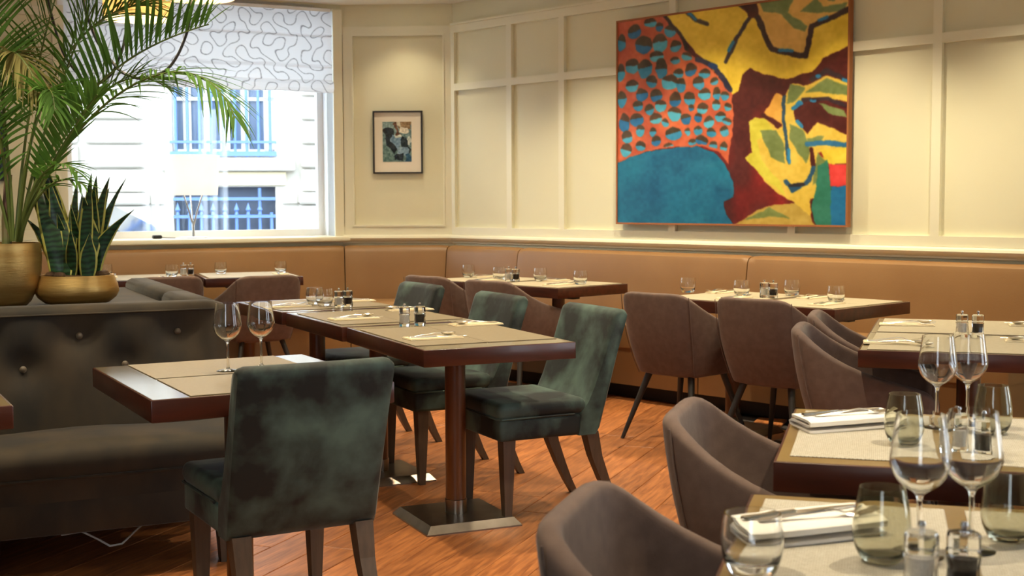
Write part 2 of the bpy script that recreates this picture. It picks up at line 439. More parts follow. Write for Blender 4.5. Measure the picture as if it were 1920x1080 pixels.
# ------------------------------------------------------------------ street outside
gnd = MB().box(-40, 40, 11.2, 40, -.5, -.2).build('ground', 'street'); struct(gnd, 'grey street outside the window')
FY = 19.0; FA = R(8)
fac = empty('stone_building', (-4.37, FY, -.2), FA)
tag(fac, 'pale stone building across the street with blue barred windows', 'building')
def fbox(name, mat, par, *a, r=None):
    mb = MB()
    (mb.rbox(*a, r, 1) if r else mb.box(*a)); return mb.build(name, mat, par)
# wall with two openings (local: x along the facade, z from the street)
fw = MB()
UX0, UX1, UZ0, UZ1 = -.62, .86, 2.18, 3.9
LX0, LX1, LZ0, LZ1 = -.62, .86, .55, 1.70
fw.box(-9, UX0, 0, .5, 0, 9); fw.box(UX1, 12, 0, .5, 0, 9); fw.box(UX0, UX1, 0, .5, 0, LZ0); fw.box(UX0, UX1, 0, .5, LZ1, UZ0); fw.box(UX0, UX1, 0, .5, UZ1, 9)
fw.build('wall', 'facade', fac)
for zi in range(9):
    z = 1.63 + zi * .355
    fbox('stone_block', 'facade', fac, -1.85, -1.0, -.11, 0, z, z + .318, r=.02)
    fbox('stone_block', 'facade', fac, 1.25, 2.3, -.11, 0, z, z + .318, r=.02)
    fbox('stone_block', 'facade', fac, -2.9, -1.95, -.11, 0, z, z + .318, r=.02)
for x0, x1 in ((-2.9, -.95), (1.2, 2.4)): fbox('plinth_block', 'facade', fac, x0, x1, -.10, 0, .0, 1.42, r=.02); fbox('string_course', 'facade', fac, x0, x1, -.16, 0, 1.44, 1.61, r=.03)
fbox('string_course', 'facade', fac, -.95, UX0 - .1, -.05, 0, 1.44, 1.61, r=.02); fbox('string_course', 'facade', fac, UX1 + .1, 1.2, -.05, 0, 1.44, 1.61, r=.02)
fbox('ledge', 'facade', fac, UX0 - .16, UX1 + .3, -.2, .1, 1.93, 2.12, r=.02)
fbox('lintel', 'facade_cream', fac, UX0 - .08, UX1 + .16, -.06, .1, 1.72, 1.92, r=.01)
uw = fbox('window', 'window_dark', fac, UX0, UX1, .22, .26, UZ0, UZ1)
for x0, x1, z0, z1 in ((.06, .20, UZ0, UZ1), (UX0, UX0 + .05, UZ0, UZ1), (UX1 - .16, UX1, UZ0, UZ1), (UX0, UX1, UZ0, UZ0 + .08), (UX0, UX1, 2.98, 3.03)): fbox('window_bar', 'white_paint', uw, x0, x1, .17, .22, z0, z1)
for cx_ in (-.42, -.12, .42): fbox('curtain', 'facade', uw, cx_ - .06, cx_ + .06, .2, .215, UZ0 + .08, UZ1)
lw = fbox('window', 'grille_mesh', fac, LX0, LX1, .22, .26, LZ0, LZ1)
for k in range(9):
    x = UX0 + .06 + k * (UX1 - UX0 - .12) / 8
    MB().tube([(x, -.06, UZ0 - .04), (x, -.06, UZ1)], .022, 6).build('grille_bar', 'blue_iron', fac)
    MB().tube([(x, -.02, LZ0), (x, -.02, LZ1 - .02 if k in (7,) else LZ1 - .38)], .024, 6).build('grille_bar', 'blue_iron', fac)
    if k < 8: MB().lathe([(0, -.10), (.03, -.07), (.018, -.03), (.04, .0), (.02, .05), (0, .11)], 8).build('grille_finial', 'blue_iron', fac, loc=(x, -.02, LZ1 - .34))
for z, h_ in ((UZ0 - .03, .07), (UZ0 + .16, .035), (3.62, .04)): fbox('grille_rail', 'blue_iron', fac, UX0 - .03, UX1 + .03, -.09, -.03, z, z + h_)
for z in (LZ1 - .46, LZ1 - .20): fbox('grille_rail', 'blue_iron', fac, LX0, LX1, -.05, .01, z, z + .045)
# parked car, only its windscreen and bonnet reach above the sill
car = empty('parked_car', (-3.35, 14.2, -.2), 0.0); tag(car, 'dark parked car in the street behind the snake plant', 'car')
prof = [(-3.9, .3), (-3.9, .75), (-3.4, .95), (-2.8, 1.42), (-1.4, 1.46), (-.55, 1.02), (.35, .86), (.5, .6), (.5, .3)]
cb_ = MB().loft([[(x, y, z) for x, z in prof] for y in (-.82, .82)]); cb_.build('body', 'car_paint', car)
MB().loft([[(-2.75 + q, y, .98), (-2.45 + q, y, 1.38), (-1.45, y, 1.40), (-.75, y, 1.02)] for q, y in ((0, -.84), (0, -.80))]).build('side_window', 'car_glass', car)
MB().add([(-1.36, -.72, 1.455), (-1.36, .72, 1.455), (-.56, .74, 1.045), (-.56, -.74, 1.045), (-1.35, -.72, 1.475), (-1.35, .72, 1.475), (-.54, .74, 1.06), (-.54, -.74, 1.06)], [(0, 1, 2, 3), (4, 5, 6, 7), (0, 1, 5, 4), (1, 2, 6, 5), (2, 3, 7, 6), (3, 0, 4, 7)]).build('windscreen', 'car_glass', car)
for x in (-3.1, -.4):
    for y in (-.83, .63): MB().tube([(x, y, .31), (x, y + .2, .31)], .31, 16).build('wheel', 'tyre', car)

# roman blind: soft folds above, rolled hem
bl = empty('roman_blind', P3(K1 - 1.09 * e27, 0)); tag(bl, 'white roman blind with grey squiggle pattern over the window', 'blind')
bl.matrix_world = Matrix.Translation((bl.location.x, bl.location.y, 0)) @ Matrix.Rotation(R(27), 4, 'Z')
zs = [2.80, 2.74, 2.66, 2.60, 2.585, 2.57, 2.50, 2.42, 2.36, 2.345, 2.33, 2.27, 2.235, 2.225, 2.20, 2.17, 2.145, 2.14]
ds = [0, -.004, -.008, -.012, -.03, -.010, -.012, -.016, -.02, -.036, -.016, -.018, -.022, -.045, -.062, -.066, -.05, -.02]
BNX, BNZ = 440, 170
arc = np.concatenate([[0], np.cumsum(np.hypot(np.diff(zs), np.diff(ds)))]); sa = np.linspace(0, arc[-1], BNZ)
bz_ = np.interp(sa, arc, zs); by_ = np.interp(sa, arc, ds)
bxx = np.linspace(-1.0, 1.0, BNX); BXg, BSg = np.meshgrid(bxx, sa)
wob = .003 * np.sin(BXg * 21 + BSg * 14); vv = np.stack([BXg, -.02 + by_[:, None] + wob, bz_[:, None] + .003 * np.sin(BXg * 9 + BSg * 20)], -1).reshape(-1, 3)
# stitched meander: quarter arcs on a jittered lattice
cell = .098
gx = BXg + .018 * np.sin(BSg * 31 + BXg * 7); gz = BSg + .016 * np.sin(BXg * 27 + BSg * 5)
ci, cj = np.floor(gx / cell).astype(int), np.floor(gz / cell).astype(int); fx, fz = gx / cell - ci, gz / cell - cj
flip = np.random.RandomState(5).rand(64, 64)[ci % 64, cj % 64] > .5
fx2 = np.where(flip, 1 - fx, fx)
dist = np.minimum(np.abs(np.hypot(fx2, fz) - .5), np.abs(np.hypot(1 - fx2, 1 - fz) - .5)) * cell
ln = np.clip((dist - .0022) / .0022, 0, 1)[..., None]
bcol = (np.array([150, 148, 152]) * (1 - ln) + np.array([243, 243, 246]) * ln) / 255.
lin = ((bcol + .055) / 1.055) ** 2.4
idx = np.arange(BNX * BNZ).reshape(BNZ, BNX); ff = np.stack([idx[:-1, :-1], idx[1:, :-1], idx[1:, 1:], idx[:-1, 1:]], -1).reshape(-1, 4)
me = bpy.data.meshes.new('fabric'); me.from_pydata(vv.tolist(), [], ff.tolist()); me.update()
at_ = me.color_attributes.new('paint', 'FLOAT_COLOR', 'POINT'); at_.data.foreach_set('color', np.concatenate([lin, np.ones(lin.shape[:2] + (1,))], -1).reshape(-1).astype(np.float32))
me.materials.append(MT['blind_fabric']); me.polygons.foreach_set('use_smooth', [True] * len(me.polygons))
ob = bpy.data.objects.new('fabric', me); C.objects.link(ob); ob.parent = bl
for sx in (-1, 1): MB().tube([(sx * .97, -.012, 2.79), (sx * .97, -.012, 2.17)], .0025, 6).build('cord', 'white_cord', bl)
MB().box(-1.0, 1.0, -.025, .0, 2.775, 2.80).build('headrail', 'white_paint', bl)

# ------------------------------------------------------------------ banquette along the three walls
bq = empty('corner_banquette', (0, 0, 0)); tag(bq, 'long tan leather banquette running along the window and panelled walls', 'bench')
BACK = [(.005, .30), (.005, .905), (.02, .922), (.05, .927), (.085, .922), (.108, .905), (.118, .875), (.135, .74), (.155, .60), (.165, .52), (.165, .30)]
SEAT = [(.16, .34), (.16, .495), (.20, .508), (.55, .508), (.60, .500), (.625, .482), (.632, .455), (.632, .34)]
BASE = [(.02, .10), (.02, .35), (.61, .35), (.61, .10)]
KICK = [(.02, .0), (.02, .10), (.50, .10), (.50, .0)]
GAP = .004
q0 = K0 + .5 * e27
segs = [(q0, nWin, pa(2.0), nWin), (pa(2.0) , nWin, K1, mit01), (K1, mit01, K2, mit12),
        (K2, mit12, K2 + .86 * eW, nW), (K2 + .86 * eW, nW, K2 + 2.95 * eW, nW), (K2 + 2.95 * eW, nW, K2 + 4.9 * eW, nW)]
for p0, m0, p1, m1 in segs:
    t = unit(p1 - p0) * GAP
    for nm, pr in (('backrest', BACK), ('seat', SEAT), ('base', BASE)):
        # puffed ends: three rings, end rings slightly inset
        mb = MB()
        rings = []
        L_ = float(np.hypot(*(p1 - p0)))
        for f, ins in ((0, 1), (.025 / L_, .35), (.06 / L_, 0), (1 - .06 / L_, 0), (1 - .025 / L_, .35), (1, 1)):
            rg = []
            cd = sum(a for a, b in pr) / len(pr); cz_ = sum(b for a, b in pr) / len(pr)
            for d, z in pr:
                d2 = d + (cd - d) * .05 * ins if nm != 'base' else d; z2 = z + (cz_ - z) * .035 * ins if nm != 'base' else z
                a = p0 + d2 * m0 + t; b = p1 + d2 * m1 - t
                rg.append(P3(a + (b - a) * f, z2))
            rings.append(rg)
        mb.loft(rings); mb.build(nm, 'leather', bq, 35)
    sweep(MB(), KICK, p0, m0, p1, m1).build('kick_plinth', 'plinth', bq)

# ------------------------------------------------------------------ velvet booth with planter top
u25 = V2((math.cos(R(25)), math.sin(R(25)))); v25 = V2((-u25[1], u25[0]))
BO = V2((-.925, 4.498))      # front right corner of the seat on the floor
bo = empty('velvet_booth', P3(BO, 0), R(25)); tag(bo, 'brown velvet booth bench with buttoned back below the plants', 'bench')
# local: x along the bench (negative = left), y backwards
def tuft(x, z):
    d = 0
    for bx, bz in BUT:
        r2 = ((x - bx) / .085) ** 2 + ((z - bz) / .075) ** 2
        d += .035 * math.exp(-r2)
    return d
BUT = [(-.16 - .36 * k, .785) for k in range(7)] + [(-.36 - .36 * k, .672) for k in range(7)]
XL = -2.75
# seat cushion with rounded front roll
sp = [(.42, .28), (.42, .455), (.30, .468), (.10, .468), (.04, .462), (.0, .44), (-.012, .41), (-.008, .375), (.0, .36), (.0, .28)]
mb = MB(); xs = np.linspace(XL, 0, 26)
mb.loft([[(x, y, z + (.006 * math.sin(x * 9) if z > .44 else 0)) for y, z in sp] for x in xs]); mb.build('seat_cushion', 'brown_velvet', bo, 50)
MB().rbox(XL, -.002, .004, .45, .165, .355, .012, 2).build('seat_apron', 'brown_velvet', bo, True)
MB().tube([(XL, -.004, .358), (0, -.004, .358)], .006, 6).build('piping', 'brown_velvet', bo, True)
# buttoned back: front face grid with dimples, rounded top
mb = MB(); nx_, nz_ = 110, 30
zz = np.linspace(.44, .865, nz_); xx = np.linspace(XL, .02, nx_)
prof_top = [(.0, .865), (.004, .882), (.016, .893), (.04, .898), (.11, .898), (.132, .892), (.14, .878), (.14, .44)]
for x in xx:
    edge = max(0, (x + .05) / .07)
    for z in zz: mb.v.append((x, .42 + (z - .44) * .16 + tuft(x, z) + .02 * edge ** 2, z))
    for y, z in prof_top: mb.v.append((x, .42 + .068 + y + .01 * edge ** 2, z - .012 * edge ** 2))
k = nz_ + len(prof_top)
for i in range(nx_ - 1):
    for j in range(k - 1): a = i * k + j; mb.f.append((a, a + 1, a + k + 1, a + k)); mb.mi.append(0)
mb.f.append(tuple(range(k))); mb.f.append(tuple((nx_ - 1) * k + j for j in range(k))); mb.mi += [0, 0]
mb.build('backrest', 'brown_velvet', bo, 60)
MB().tube([(XL, .487, .868), (.005, .487, .868)], .004, 6).build('piping', 'brown_velvet', bo, True)
for bx, bz in BUT:
    MB().lathe([(0, .008), (.008, .006), (.013, 0), (.011, -.004), (0, -.005)], 12).build('button', 'button', bo, True, loc=(bx, .42 + (bz - .44) * .16 + .03, bz)).rotation_euler = (R(90), 0, 0)
# return backrest running away from the camera, two cushions
rp = [(-.11, .44), (-.11, .87), (-.10, .888), (-.08, .898), (-.01, .898), (.01, .888), (.02, .87), (.02, .44)]
for y0, y1 in ((.56, 1.16), (1.165, 2.2)):
    mb = MB(); mb.loft([[(x, y, z) for x, z in [(a + (-.045 - a) * .06 * g, b - .012 * g) for a, b in rp]] for y, g in ((y0, 1), (y0 + .03, 0), (y1 - .03, 0), (y1, 1))]); mb.build('return_backrest', 'brown_velvet', bo, 40)
MB().box(XL, -.11, .57, 2.2, .80, .852).build('planter_shelf', 'brown_velvet', bo)
MB().box(XL, .0, .58, 2.2, .10, .80).build('core', 'brown_velvet', bo)
for x in (-1.78, -.08, -.93):
    mb = MB(); mb.loft([[(x - .04 * s, .03, z), (x + .04 * s, .03, z), (x + .04 * s, .03 + .07 * s, z), (x - .04 * s, .03 + .07 * s, z)] for z, s in ((0, .75), (.17, 1))]); mb.build('leg', 'leg_wood', bo)
cab = MB().tube([(-1.62, 4.52, .09), (-1.55, 4.53, .1), (-1.49, 4.52, .075), (-1.44, 4.50, .055), (-1.40, 4.51, .06), (-1.37, 4.56, .09), (-1.36, 4.7, .1)], .004, 6).build('power_cable', 'white_cord', None, True)
tag(cab, 'thin white cable hanging under the velvet booth', 'cable')

# ------------------------------------------------------------------ chairs
def green_chair():
    t = empty('velvet_chair')
    MB().rbox(-.222, .222, -.135, .232, .336, .425, .014, 3).build('seat_frame', 'green_velvet', t, True)
    mb = MB(); n = 14; rings = []
    MBc = MB().rbox(-.228, .228, -.16, .240, .42, .488, .028, 4); MBc.build('seat_cushion', 'green_velvet', t, True)
    MB().tube([(-.226, -.1, .425), (-.226, .225, .425), (-.21, .236, .425), (.21, .236, .425), (.226, .225, .425), (.226, -.1, .425)], .004, 6).build('piping', 'green_velvet', t, True)
    pf = [(-.20, .335), (-.225, .36), (-.262, .50), (-.305, .66), (-.345, .80), (-.347, .822), (-.338, .834), (-.315, .838), (-.292, .828), (-.282, .81), (-.235, .66), (-.185, .53), (-.155, .47), (-.12, .43), (-.12, .335)]
    rings = []
    for x, g in ((-.224, 1), (-.216, .35), (-.20, 0), (-.10, 0), (0, 0), (.10, 0), (.20, 0), (.216, .35), (.224, 1)):
        rg = []
        for i, (y, z) in enumerate(pf):
            yc = -.155 - .36 * (z - .335); bow = .012 * (1 - (x / .224) ** 2) * (1 if z > .45 else 0)
            yy = y + (yc - y) * .22 * g * (1 if i not in (0, 14) else .3) - bow * (1 if i < 7 else 1)
            w_ = 1 + .05 * (z - .335)
            rg.append((x * w_, yy, z - .012 * g * max(0, (z - .78) / .05)))
        rings.append(rg)
    MB().loft(rings).build('backrest', 'green_velvet', t, 50)
    for s in (-1, 1):
        mb = MB(); x = s * .185; y = .185
        mb.loft([[(x - a, y - a, z), (x + a, y - a, z), (x + a, y + a, z), (x - a, y + a, z)] for z, a in ((0, .014), (.17, .021), (.34, .027))]); mb.build('leg', 'leg_wood', t)
        mb = MB(); rr = []
        for z, yy, a in ((0, -.325, .0145), (.06, -.292, .017), (.14, -.255, .0205), (.24, -.215, .024), (.345, -.19, .028)): rr.append([(x - a, yy - a, z), (x + a, yy - a, z), (x + a, yy + a, z), (x - a, yy + a, z)])
        mb.loft(rr); mb.build('leg', 'leg_wood', t)
    return t
g0 = green_chair(); g0['category'] = 'chair'; g0['group'] = 'green velvet chairs'
GC = [((-.705, 3.795), 30, 'green velvet chair seen from behind at the booth table'),
      ((.059, 5.246), 116.5, 'green velvet chair at the nearest centre table, frontmost of three'),
      ((-.336, 5.966), 118, 'green velvet chair beside the centre tables, middle of three'),
      ((-.766, 6.746), 120, 'green velvet chair beside the centre tables, farthest of three')]
for i, (p, a, l) in enumerate(GC):
    if i == 0: g0.location = (*p, 0); g0.rotation_euler = (0, 0, R(a)); g0['label'] = l
    else: dup(g0, (*p, 0), R(a), l)

def tub_chair():
    t = empty('tub_chair')
    # U-shaped plan: (x, y) control for the top rim and the bottom rim, with rim height
    half = [(0, -.315, .795), (.09, -.315, .797), (.170, -.308, .797), (.222, -.275, .782), (.252, -.20, .728), (.270, -.10, .675), (.280, .01, .637), (.283, .11, .612), (.276, .185, .594), (.262, .215, .565)]
    halfb = [(0, -.205), (.08, -.205), (.140, -.198), (.183, -.17), (.205, -.125), (.215, -.06), (.219, .02), (.220, .10), (.216, .165), (.208, .195)]
    top = [(-x, y, z) for x, y, z in half[:0:-1]] + half; bot = [(-x, y) for x, y in halfb[:0:-1]] + halfb
    nv = 7; mb = MB(); n = len(top)
    for j in range(nv):
        v = j / (nv - 1)
        for (tx, ty, tz), (bx, by) in zip(top, bot):
            w_ = v ** .9
            z = .355 + (tz - .355) * v
            bul = .018 * math.sin(v * math.pi)
            l = math.hypot(bx, by + .001)
            mb.v.append((bx + (tx - bx) * w_ + bul * bx / l, by + (ty - by) * w_ + bul * min(0, by) / l, z))
    for j in range(nv - 1):
        for i in range(n - 1): a = j * n + i; mb.f.append((a, a + 1, a + n + 1, a + n)); mb.mi.append(0)
    sh = mb.build('shell', 'purple_fabric', t, 180, fix=False)
    so_ = sh.modifiers.new('thick', 'SOLIDIFY'); so_.thickness = .042; so_.offset = -1
    bv = sh.modifiers.new('round', 'BEVEL'); bv.width = .016; bv.segments = 3; bv.limit_method = 'ANGLE'; bv.angle_limit = R(50)
    sb = sh.modifiers.new('smooth', 'SUBSURF'); sb.levels = 1; sb.render_levels = 1
    # vertical seams on the back corners
    for s in (-1, 1):
        pts = []
        for j in range(nv):
            i = 9 + s * 3; x, y, z = mb.v[j * n + i]; l = math.hypot(x, y); pts.append((x * (1 + .0015 / l), y * (1 + .0015 / l), z))
        MB().tube(pts, .0022, 5).build('seam', 'purple_fabric', t)
    MB().rbox(-.168, .168, -.160, .19, .347, .40, .02, 2).build('seat_pan', 'purple_fabric', t, True)
    MB().rbox(-.178, .178, -.165, .225, .385, .47, .035, 4).build('seat_cushion', 'purple_fabric', t, True)
    for sx in (-1, 1):
        for sy in (-1, 1):
            MB().tube([(sx * .232, sy * .245 - .01, 0), (sx * .138, sy * .138, .36)], [.0105, .019], 10).build('leg', 'dark_leg', t, True)
    return t
t0 = tub_chair(); t0['category'] = 'chair'; t0['group'] = 'mauve tub chairs'
TC = [((.37, 1.95), -107, 'mauve fabric tub chair in the foreground at the nearest table'),
      ((.67, 2.89), -107, 'mauve fabric tub chair at the second right-hand table, second from the front'),
      ((1.38, 4.82), -107, 'mauve tub chair at the rear right pair of tables, nearer of two'),
      ((1.57, 5.38), -107, 'mauve tub chair at the rear right pair of tables, mostly hidden behind another'),
      ((.935, 6.84), -45, 'mauve tub chair below the painting, left of two, back to us'),
      ((1.37, 6.435), -45, 'mauve tub chair below the painting, right of two, back to us'),
      ((-.36, 8.45), -45, 'mauve tub chair at the corner bench tables, left, behind a green chair'),
      ((.05, 7.93), -45, 'mauve tub chair at the corner bench tables, right, behind a green chair'),
      ((-2.36, 8.52), 30, 'mauve tub chair at the window tables, left, behind the booth'),
      ((-1.74, 8.60), 32, 'mauve tub chair at the window tables, right, behind wine glasses')]
for i, (p, a, l) in enumerate(TC):
    if i == 0: t0.location = (*p, 0); t0.rotation_euler = (0, 0, R(a)); t0['label'] = l
    else: dup(t0, (*p, 0), R(a), l)

# ------------------------------------------------------------------ tables
TB = {}
def table_proto(sx, sy, top, name):
    t = empty('pedestal_table')
    mb = MB().rbox(-sx / 2, sx / 2, -sy / 2, sy / 2, .687, .7495, .004, 2); mb.build('tabletop', 'mahogany', t, True)
    MB().rbox(-sx / 2 + .006, sx / 2 - .006, -sy / 2 + .006, sy / 2 - .006, .744, .75, .001, 1).build('top_panel', top, t)
    MB().lathe([(0, .05), (.041, .05), (.041, .69), (0, .69)], 28).build('pole', 'pole_wood', t, 40)
    MB().lathe([(.0, .03), (.044, .03), (.044, .088), (.041, .09), (0, .09)], 28).build('collar', 'steel', t, 40)
    a, b = .2, .175
    MB().loft([[(-a, -a, 0), (a, -a, 0), (a, a, 0), (-a, a, 0)], [(-a, -a, .006), (a, -a, .006), (a, a, .006), (-a, a, .006)], [(-b, -b, .034), (b, -b, .034), (b, b, .034), (-b, b, .034)]]).build('base_plate', 'steel', t)
    MB().box(-.16, .16, -.03, .03, .66, .688).build('bracket', 'dark_leg', t)
    return t
TD = [  # key, centre, yaw, sx, sy, panel, label
 ('L1', (-.849, 3.9155), 29, .71, .79, 'table_laminate', 'mahogany table in front of the velvet booth with two wine glasses'),
 ('L0', (-1.81, 3.50), 29, .71, .79, 'table_laminate', 'mahogany table cut off by the left edge of the picture'),
 ('C2', (-.2285, 5.07), 24.5, .61, .92, 'table_laminate', 'nearest of the three joined centre tables, with exposed pedestal base'),
 ('C1', (-.619, 5.877), 27, .63, .80, 'table_laminate', 'middle of the three joined centre tables'),
 ('C0', (-1.01, 6.596), 29, .63, .745, 'table_laminate', 'farthest of the three joined centre tables, with two tumblers'),
 ('R1', (.983, 2.794), -16, .75, .69, 'rim_wood', 'right-hand table with woven mats, second from the front'),
 ('R2', (.695, 1.849), -16, .75, .69, 'rim_wood', 'foreground right-hand table with woven mats, nearest to us'),
 ('R0b', (1.675, 4.661), -19, .75, .63, 'table_laminate', 'nearer table of the rear right-hand pair'),
 ('R0a', (1.882, 5.261), -19, .75, .63, 'table_laminate', 'farther table of the rear right-hand pair'),
 ('B2b', (1.61, 6.569), -47, .57, .70, 'table_laminate', 'right table of the pair below the painting'),
 ('B2a', (1.214, 6.993), -47, .57, .70, 'table_laminate', 'left table of the pair below the painting'),
 ('B1b', (.295, 8.135), -47, .62, .63, 'table_laminate', 'right table of the pair by the corner bench'),
 ('B1a', (-.145, 8.607), -47, .62, .63, 'table_laminate', 'left table of the pair by the corner bench'),
 ('B0b', (-1.917, 9.27), 20, .68, .70, 'table_laminate', 'right table of the pair under the window'),
 ('B0a', (-2.580, 9.02), 20, .68, .70, 'table_laminate', 'left table of the pair under the window, beside the snake plant'),
]
for k, c, a, sx, sy, pn, lb in TD:
    t = table_proto(sx, sy, pn, k); t.location = (*c, 0); t.rotation_euler = (0, 0, R(a)); tag(t, lb, 'table', 'pedestal tables')
    ex = V2((math.cos(R(a)), math.sin(R(a)))); TB[k] = (V2(c), ex, V2((-ex[1], ex[0])), a)
def on(k, x, y): c, ex, ey, a = TB[k]; return c + x * ex + y * ey
PH = {'L1': 'the booth table', 'L0': 'the table at the left picture edge', 'C2': 'the nearest centre table', 'C1': 'the middle centre table', 'C0': 'the farthest centre table',
      'R1': 'the second right-hand table', 'R2': 'the foreground right-hand table', 'R0b': 'the nearer rear right table', 'R0a': 'the farther rear right table',
      'B2b': 'the right table below the painting', 'B2a': 'the left table below the painting', 'B1b': 'the right corner bench table', 'B1a': 'the left corner bench table',
      'B0b': 'the right window table', 'B0a': 'the left window table'}
def mat_(k, x0, x1, y0, y1, m, lb):
    p = on(k, (x0 + x1) / 2, (y0 + y1) / 2); w_, h_ = (x1 - x0) / 2, (y1 - y0) / 2
    o = MB().rbox(-w_, w_, -h_, h_, 0, .0025, .0008, 1).build('placemat', m, None, False, (*p, .7502), R(TB[k][3])); tag(o, lb, 'placemat', 'placemats')
mat_('L1', -.245, .245, .012, .382, 'tan_mat', 'tan placemat on the booth side of the booth table')
mat_('L1', -.245, .245, -.382, -.006, 'tan_mat', 'tan placemat on the green chair side of the booth table')
mat_('L0', -.245, .30, .012, .382, 'tan_mat', 'tan placemat at the back of the table at the left picture edge')
mat_('L0', -.245, .30, -.382, -.006, 'tan_mat', 'tan placemat at the front of the table at the left picture edge')
for k, h_ in (('C2', .33), ('C1', .31), ('C0', .30)):
    mat_(k, -.288, -.002, -h_, h_, 'tan_mat', 'tan placemat on the left side of %s' % PH[k]); mat_(k, .002, .288, -h_, h_, 'tan_mat', 'tan placemat on the right side of %s' % PH[k])
for k in ('R1', 'R2'):
    mat_(k, -.345, -.045, -.285, .30, 'woven_mat', 'cream woven placemat on the chair side of %s' % PH[k]); mat_(k, -.012, .33, -.285, .30, 'woven_mat', 'cream woven placemat on the bench side of %s' % PH[k])
for k in ('R0a', 'R0b'):
    mat_(k, -.345, -.002, -.295, .295, 'cream_mat', 'cream placemat on the chair side of %s' % PH[k]); mat_(k, .002, .345, -.295, .295, 'cream_mat', 'cream placemat on the bench side of %s' % PH[k])
for k, sx, sy in (('B2a', .57, .70), ('B2b', .57, .70), ('B1a', .62, .63), ('B1b', .62, .63), ('B0a', .68, .70), ('B0b', .68, .70)):
    mat_(k, -sx / 2 + .03, sx / 2 - .03, -sy / 2 + .025, -.003, 'cream_mat', 'cream placemat on the chair side of %s' % PH[k]); mat_(k, -sx / 2 + .03, sx / 2 - .03, .003, sy / 2 - .025, 'cream_mat', 'cream placemat on the bench side of %s' % PH[k])

# ------------------------------------------------------------------ cutlery and napkins
def strip(mb, pts, t=.0022):
    """flat metal strip along +x: (x, half width, height)"""
    rings = [[(x, -w_, z), (x, w_, z), (x, w_ * .7, z + t), (x, -w_ * .7, z + t)] for x, w_, z in pts]
    mb.loft(rings)
def fork_mesh():
    mb = MB(); strip(mb, [(-.10, .008, .0), (-.09, .0105, .001), (-.04, .006, .006), (.01, .0035, .012), (.03, .004, .009), (.042, .011, .004), (.055, .0125, .003)])
    for y in (-.0098, -.0033, .0033, .0098):
        mb.loft([[(x, y - w_, z), (x, y + w_, z), (x, y + w_, z + .002), (x, y - w_, z + .002)] for x, w_, z in ((.053, .0024, .003), (.08, .0018, .006), (.098, .001, .011))])
    return mb.mesh('fork', 'cutlery_steel', 30)
def knife_mesh():
    mb = MB(); strip(mb, [(-.11, .006, 0), (-.10, .008, 0), (-.02, .0055, .001), (-.01, .006, .001)], .005); strip(mb, [(-.012, .006, .001), (.0, .0095, .001), (.08, .009, .001), (.105, .005, .001), (.112, .001, .001)], .0015)
    return mb.mesh('knife', 'cutlery_steel', 30)
def spoon_mesh():
    mb = MB(); strip(mb, [(-.10, .008, 0), (-.09, .0105, .001), (-.04, .006, .006), (.01, .0035, .011), (.035, .004, .008), (.045, .007, .005)])
    vs = []; n = 14
    for zf, out in ((1, 0), (0, 1)):
        for j in range(5):
            r = j / 4
            for i in range(n):
                a = 2 * math.pi * i / n
                vs.append((.07 + .032 * r * math.cos(a), .0195 * r * math.sin(a), .0105 - .010 * (1 - r * r) + (.0015 if zf else 0)))
    fs = []
    for base in (0, 5 * n):
        for j in range(4):
            for i in range(n): i2 = (i + 1) % n; fs.append((base + j * n + i, base + j * n + i2, base + (j + 1) * n + i2, base + (j + 1) * n + i))
    for i in range(n): i2 = (i + 1) % n; fs.append((4 * n + i, 4 * n + i2, 9 * n + i2, 9 * n + i))
    mb.add(vs, fs); return mb.mesh('spoon', 'cutlery_steel', 50)
FK, KN, SP = fork_mesh(), knife_mesh(), spoon_mesh()
NP = MB().rbox(-.115, .105, -.048, .048, 0, .0035, .001, 1).rbox(-.113, .10, -.046, .044, .0036, .0066, .001, 1).mesh('napkin', 'napkin_paper')
def cloth_napkin():
    path = [(-.055, .004), (.05, .004), (.060, .007), (.062, .012), (.055, .016), (-.045, .016), (-.055, .019), (-.055, .024), (-.046, .028), (.055, .026)]
    t = .0028; mb = MB(); rings = []
    L_, Rr = [], []
    for i, p in enumerate(path):
        a = V2(path[max(0, i - 1)]); b = V2(path[min(len(path) - 1, i + 1)]); d = unit(b - a); n_ = V2((-d[1], d[0])); L_.append(V2(p) + n_ * t); Rr.append(V2(p) - n_ * t)
    poly = L_ + Rr[::-1]
    for x, s in ((-.12, .97), (-.105, 1), (0, 1.02), (.105, 1), (.12, .96)): rings.append([(x + .01 * math.sin(p[0] * 40), p[0] * s, max(.0005, p[1] + .0015 * math.sin(x * 20))) for p in poly])
    mb.loft(rings); return mb.mesh('napkin', 'napkin_cloth', 60)
CN = cloth_napkin()
def put(name, me, p, z, a, label, cat, group, tilt=0.):
    o = bpy.data.objects.new(name, me); C.objects.link(o); o.location = (p[0], p[1], z); o.rotation_euler = (0, tilt, R(a)); tag(o, label, cat, group); return o
def setting(k, side, p, a, tools='fs', cloth=False):
    where = '%s place of %s' % (side, PH[k]); zt = .7528
    p = V2(p); d = V2((math.cos(R(a)), math.sin(R(a)))); n_ = V2((-d[1], d[0]))
    if cloth: put('napkin', CN, p, zt, a, 'thick folded white cloth napkin at the ' + where, 'napkin', 'cloth napkins'); zc = zt + .0315
    else: put('napkin', NP, p, zt, a, 'folded cream napkin at the ' + where, 'napkin', 'paper napkins'); zc = zt + .0068
    tl = {'f': ('fork', FK), 's': ('spoon', SP), 'k': ('knife', KN)}
    for i, c in enumerate(tools):
        nm, me = tl[c]; off = (.019 - .038 * i); put(nm, me, p + n_ * off + d * (.012 * i), zc, a + (5 - 12 * i), 'steel %s at the %s' % (nm, where), nm, nm + 's')
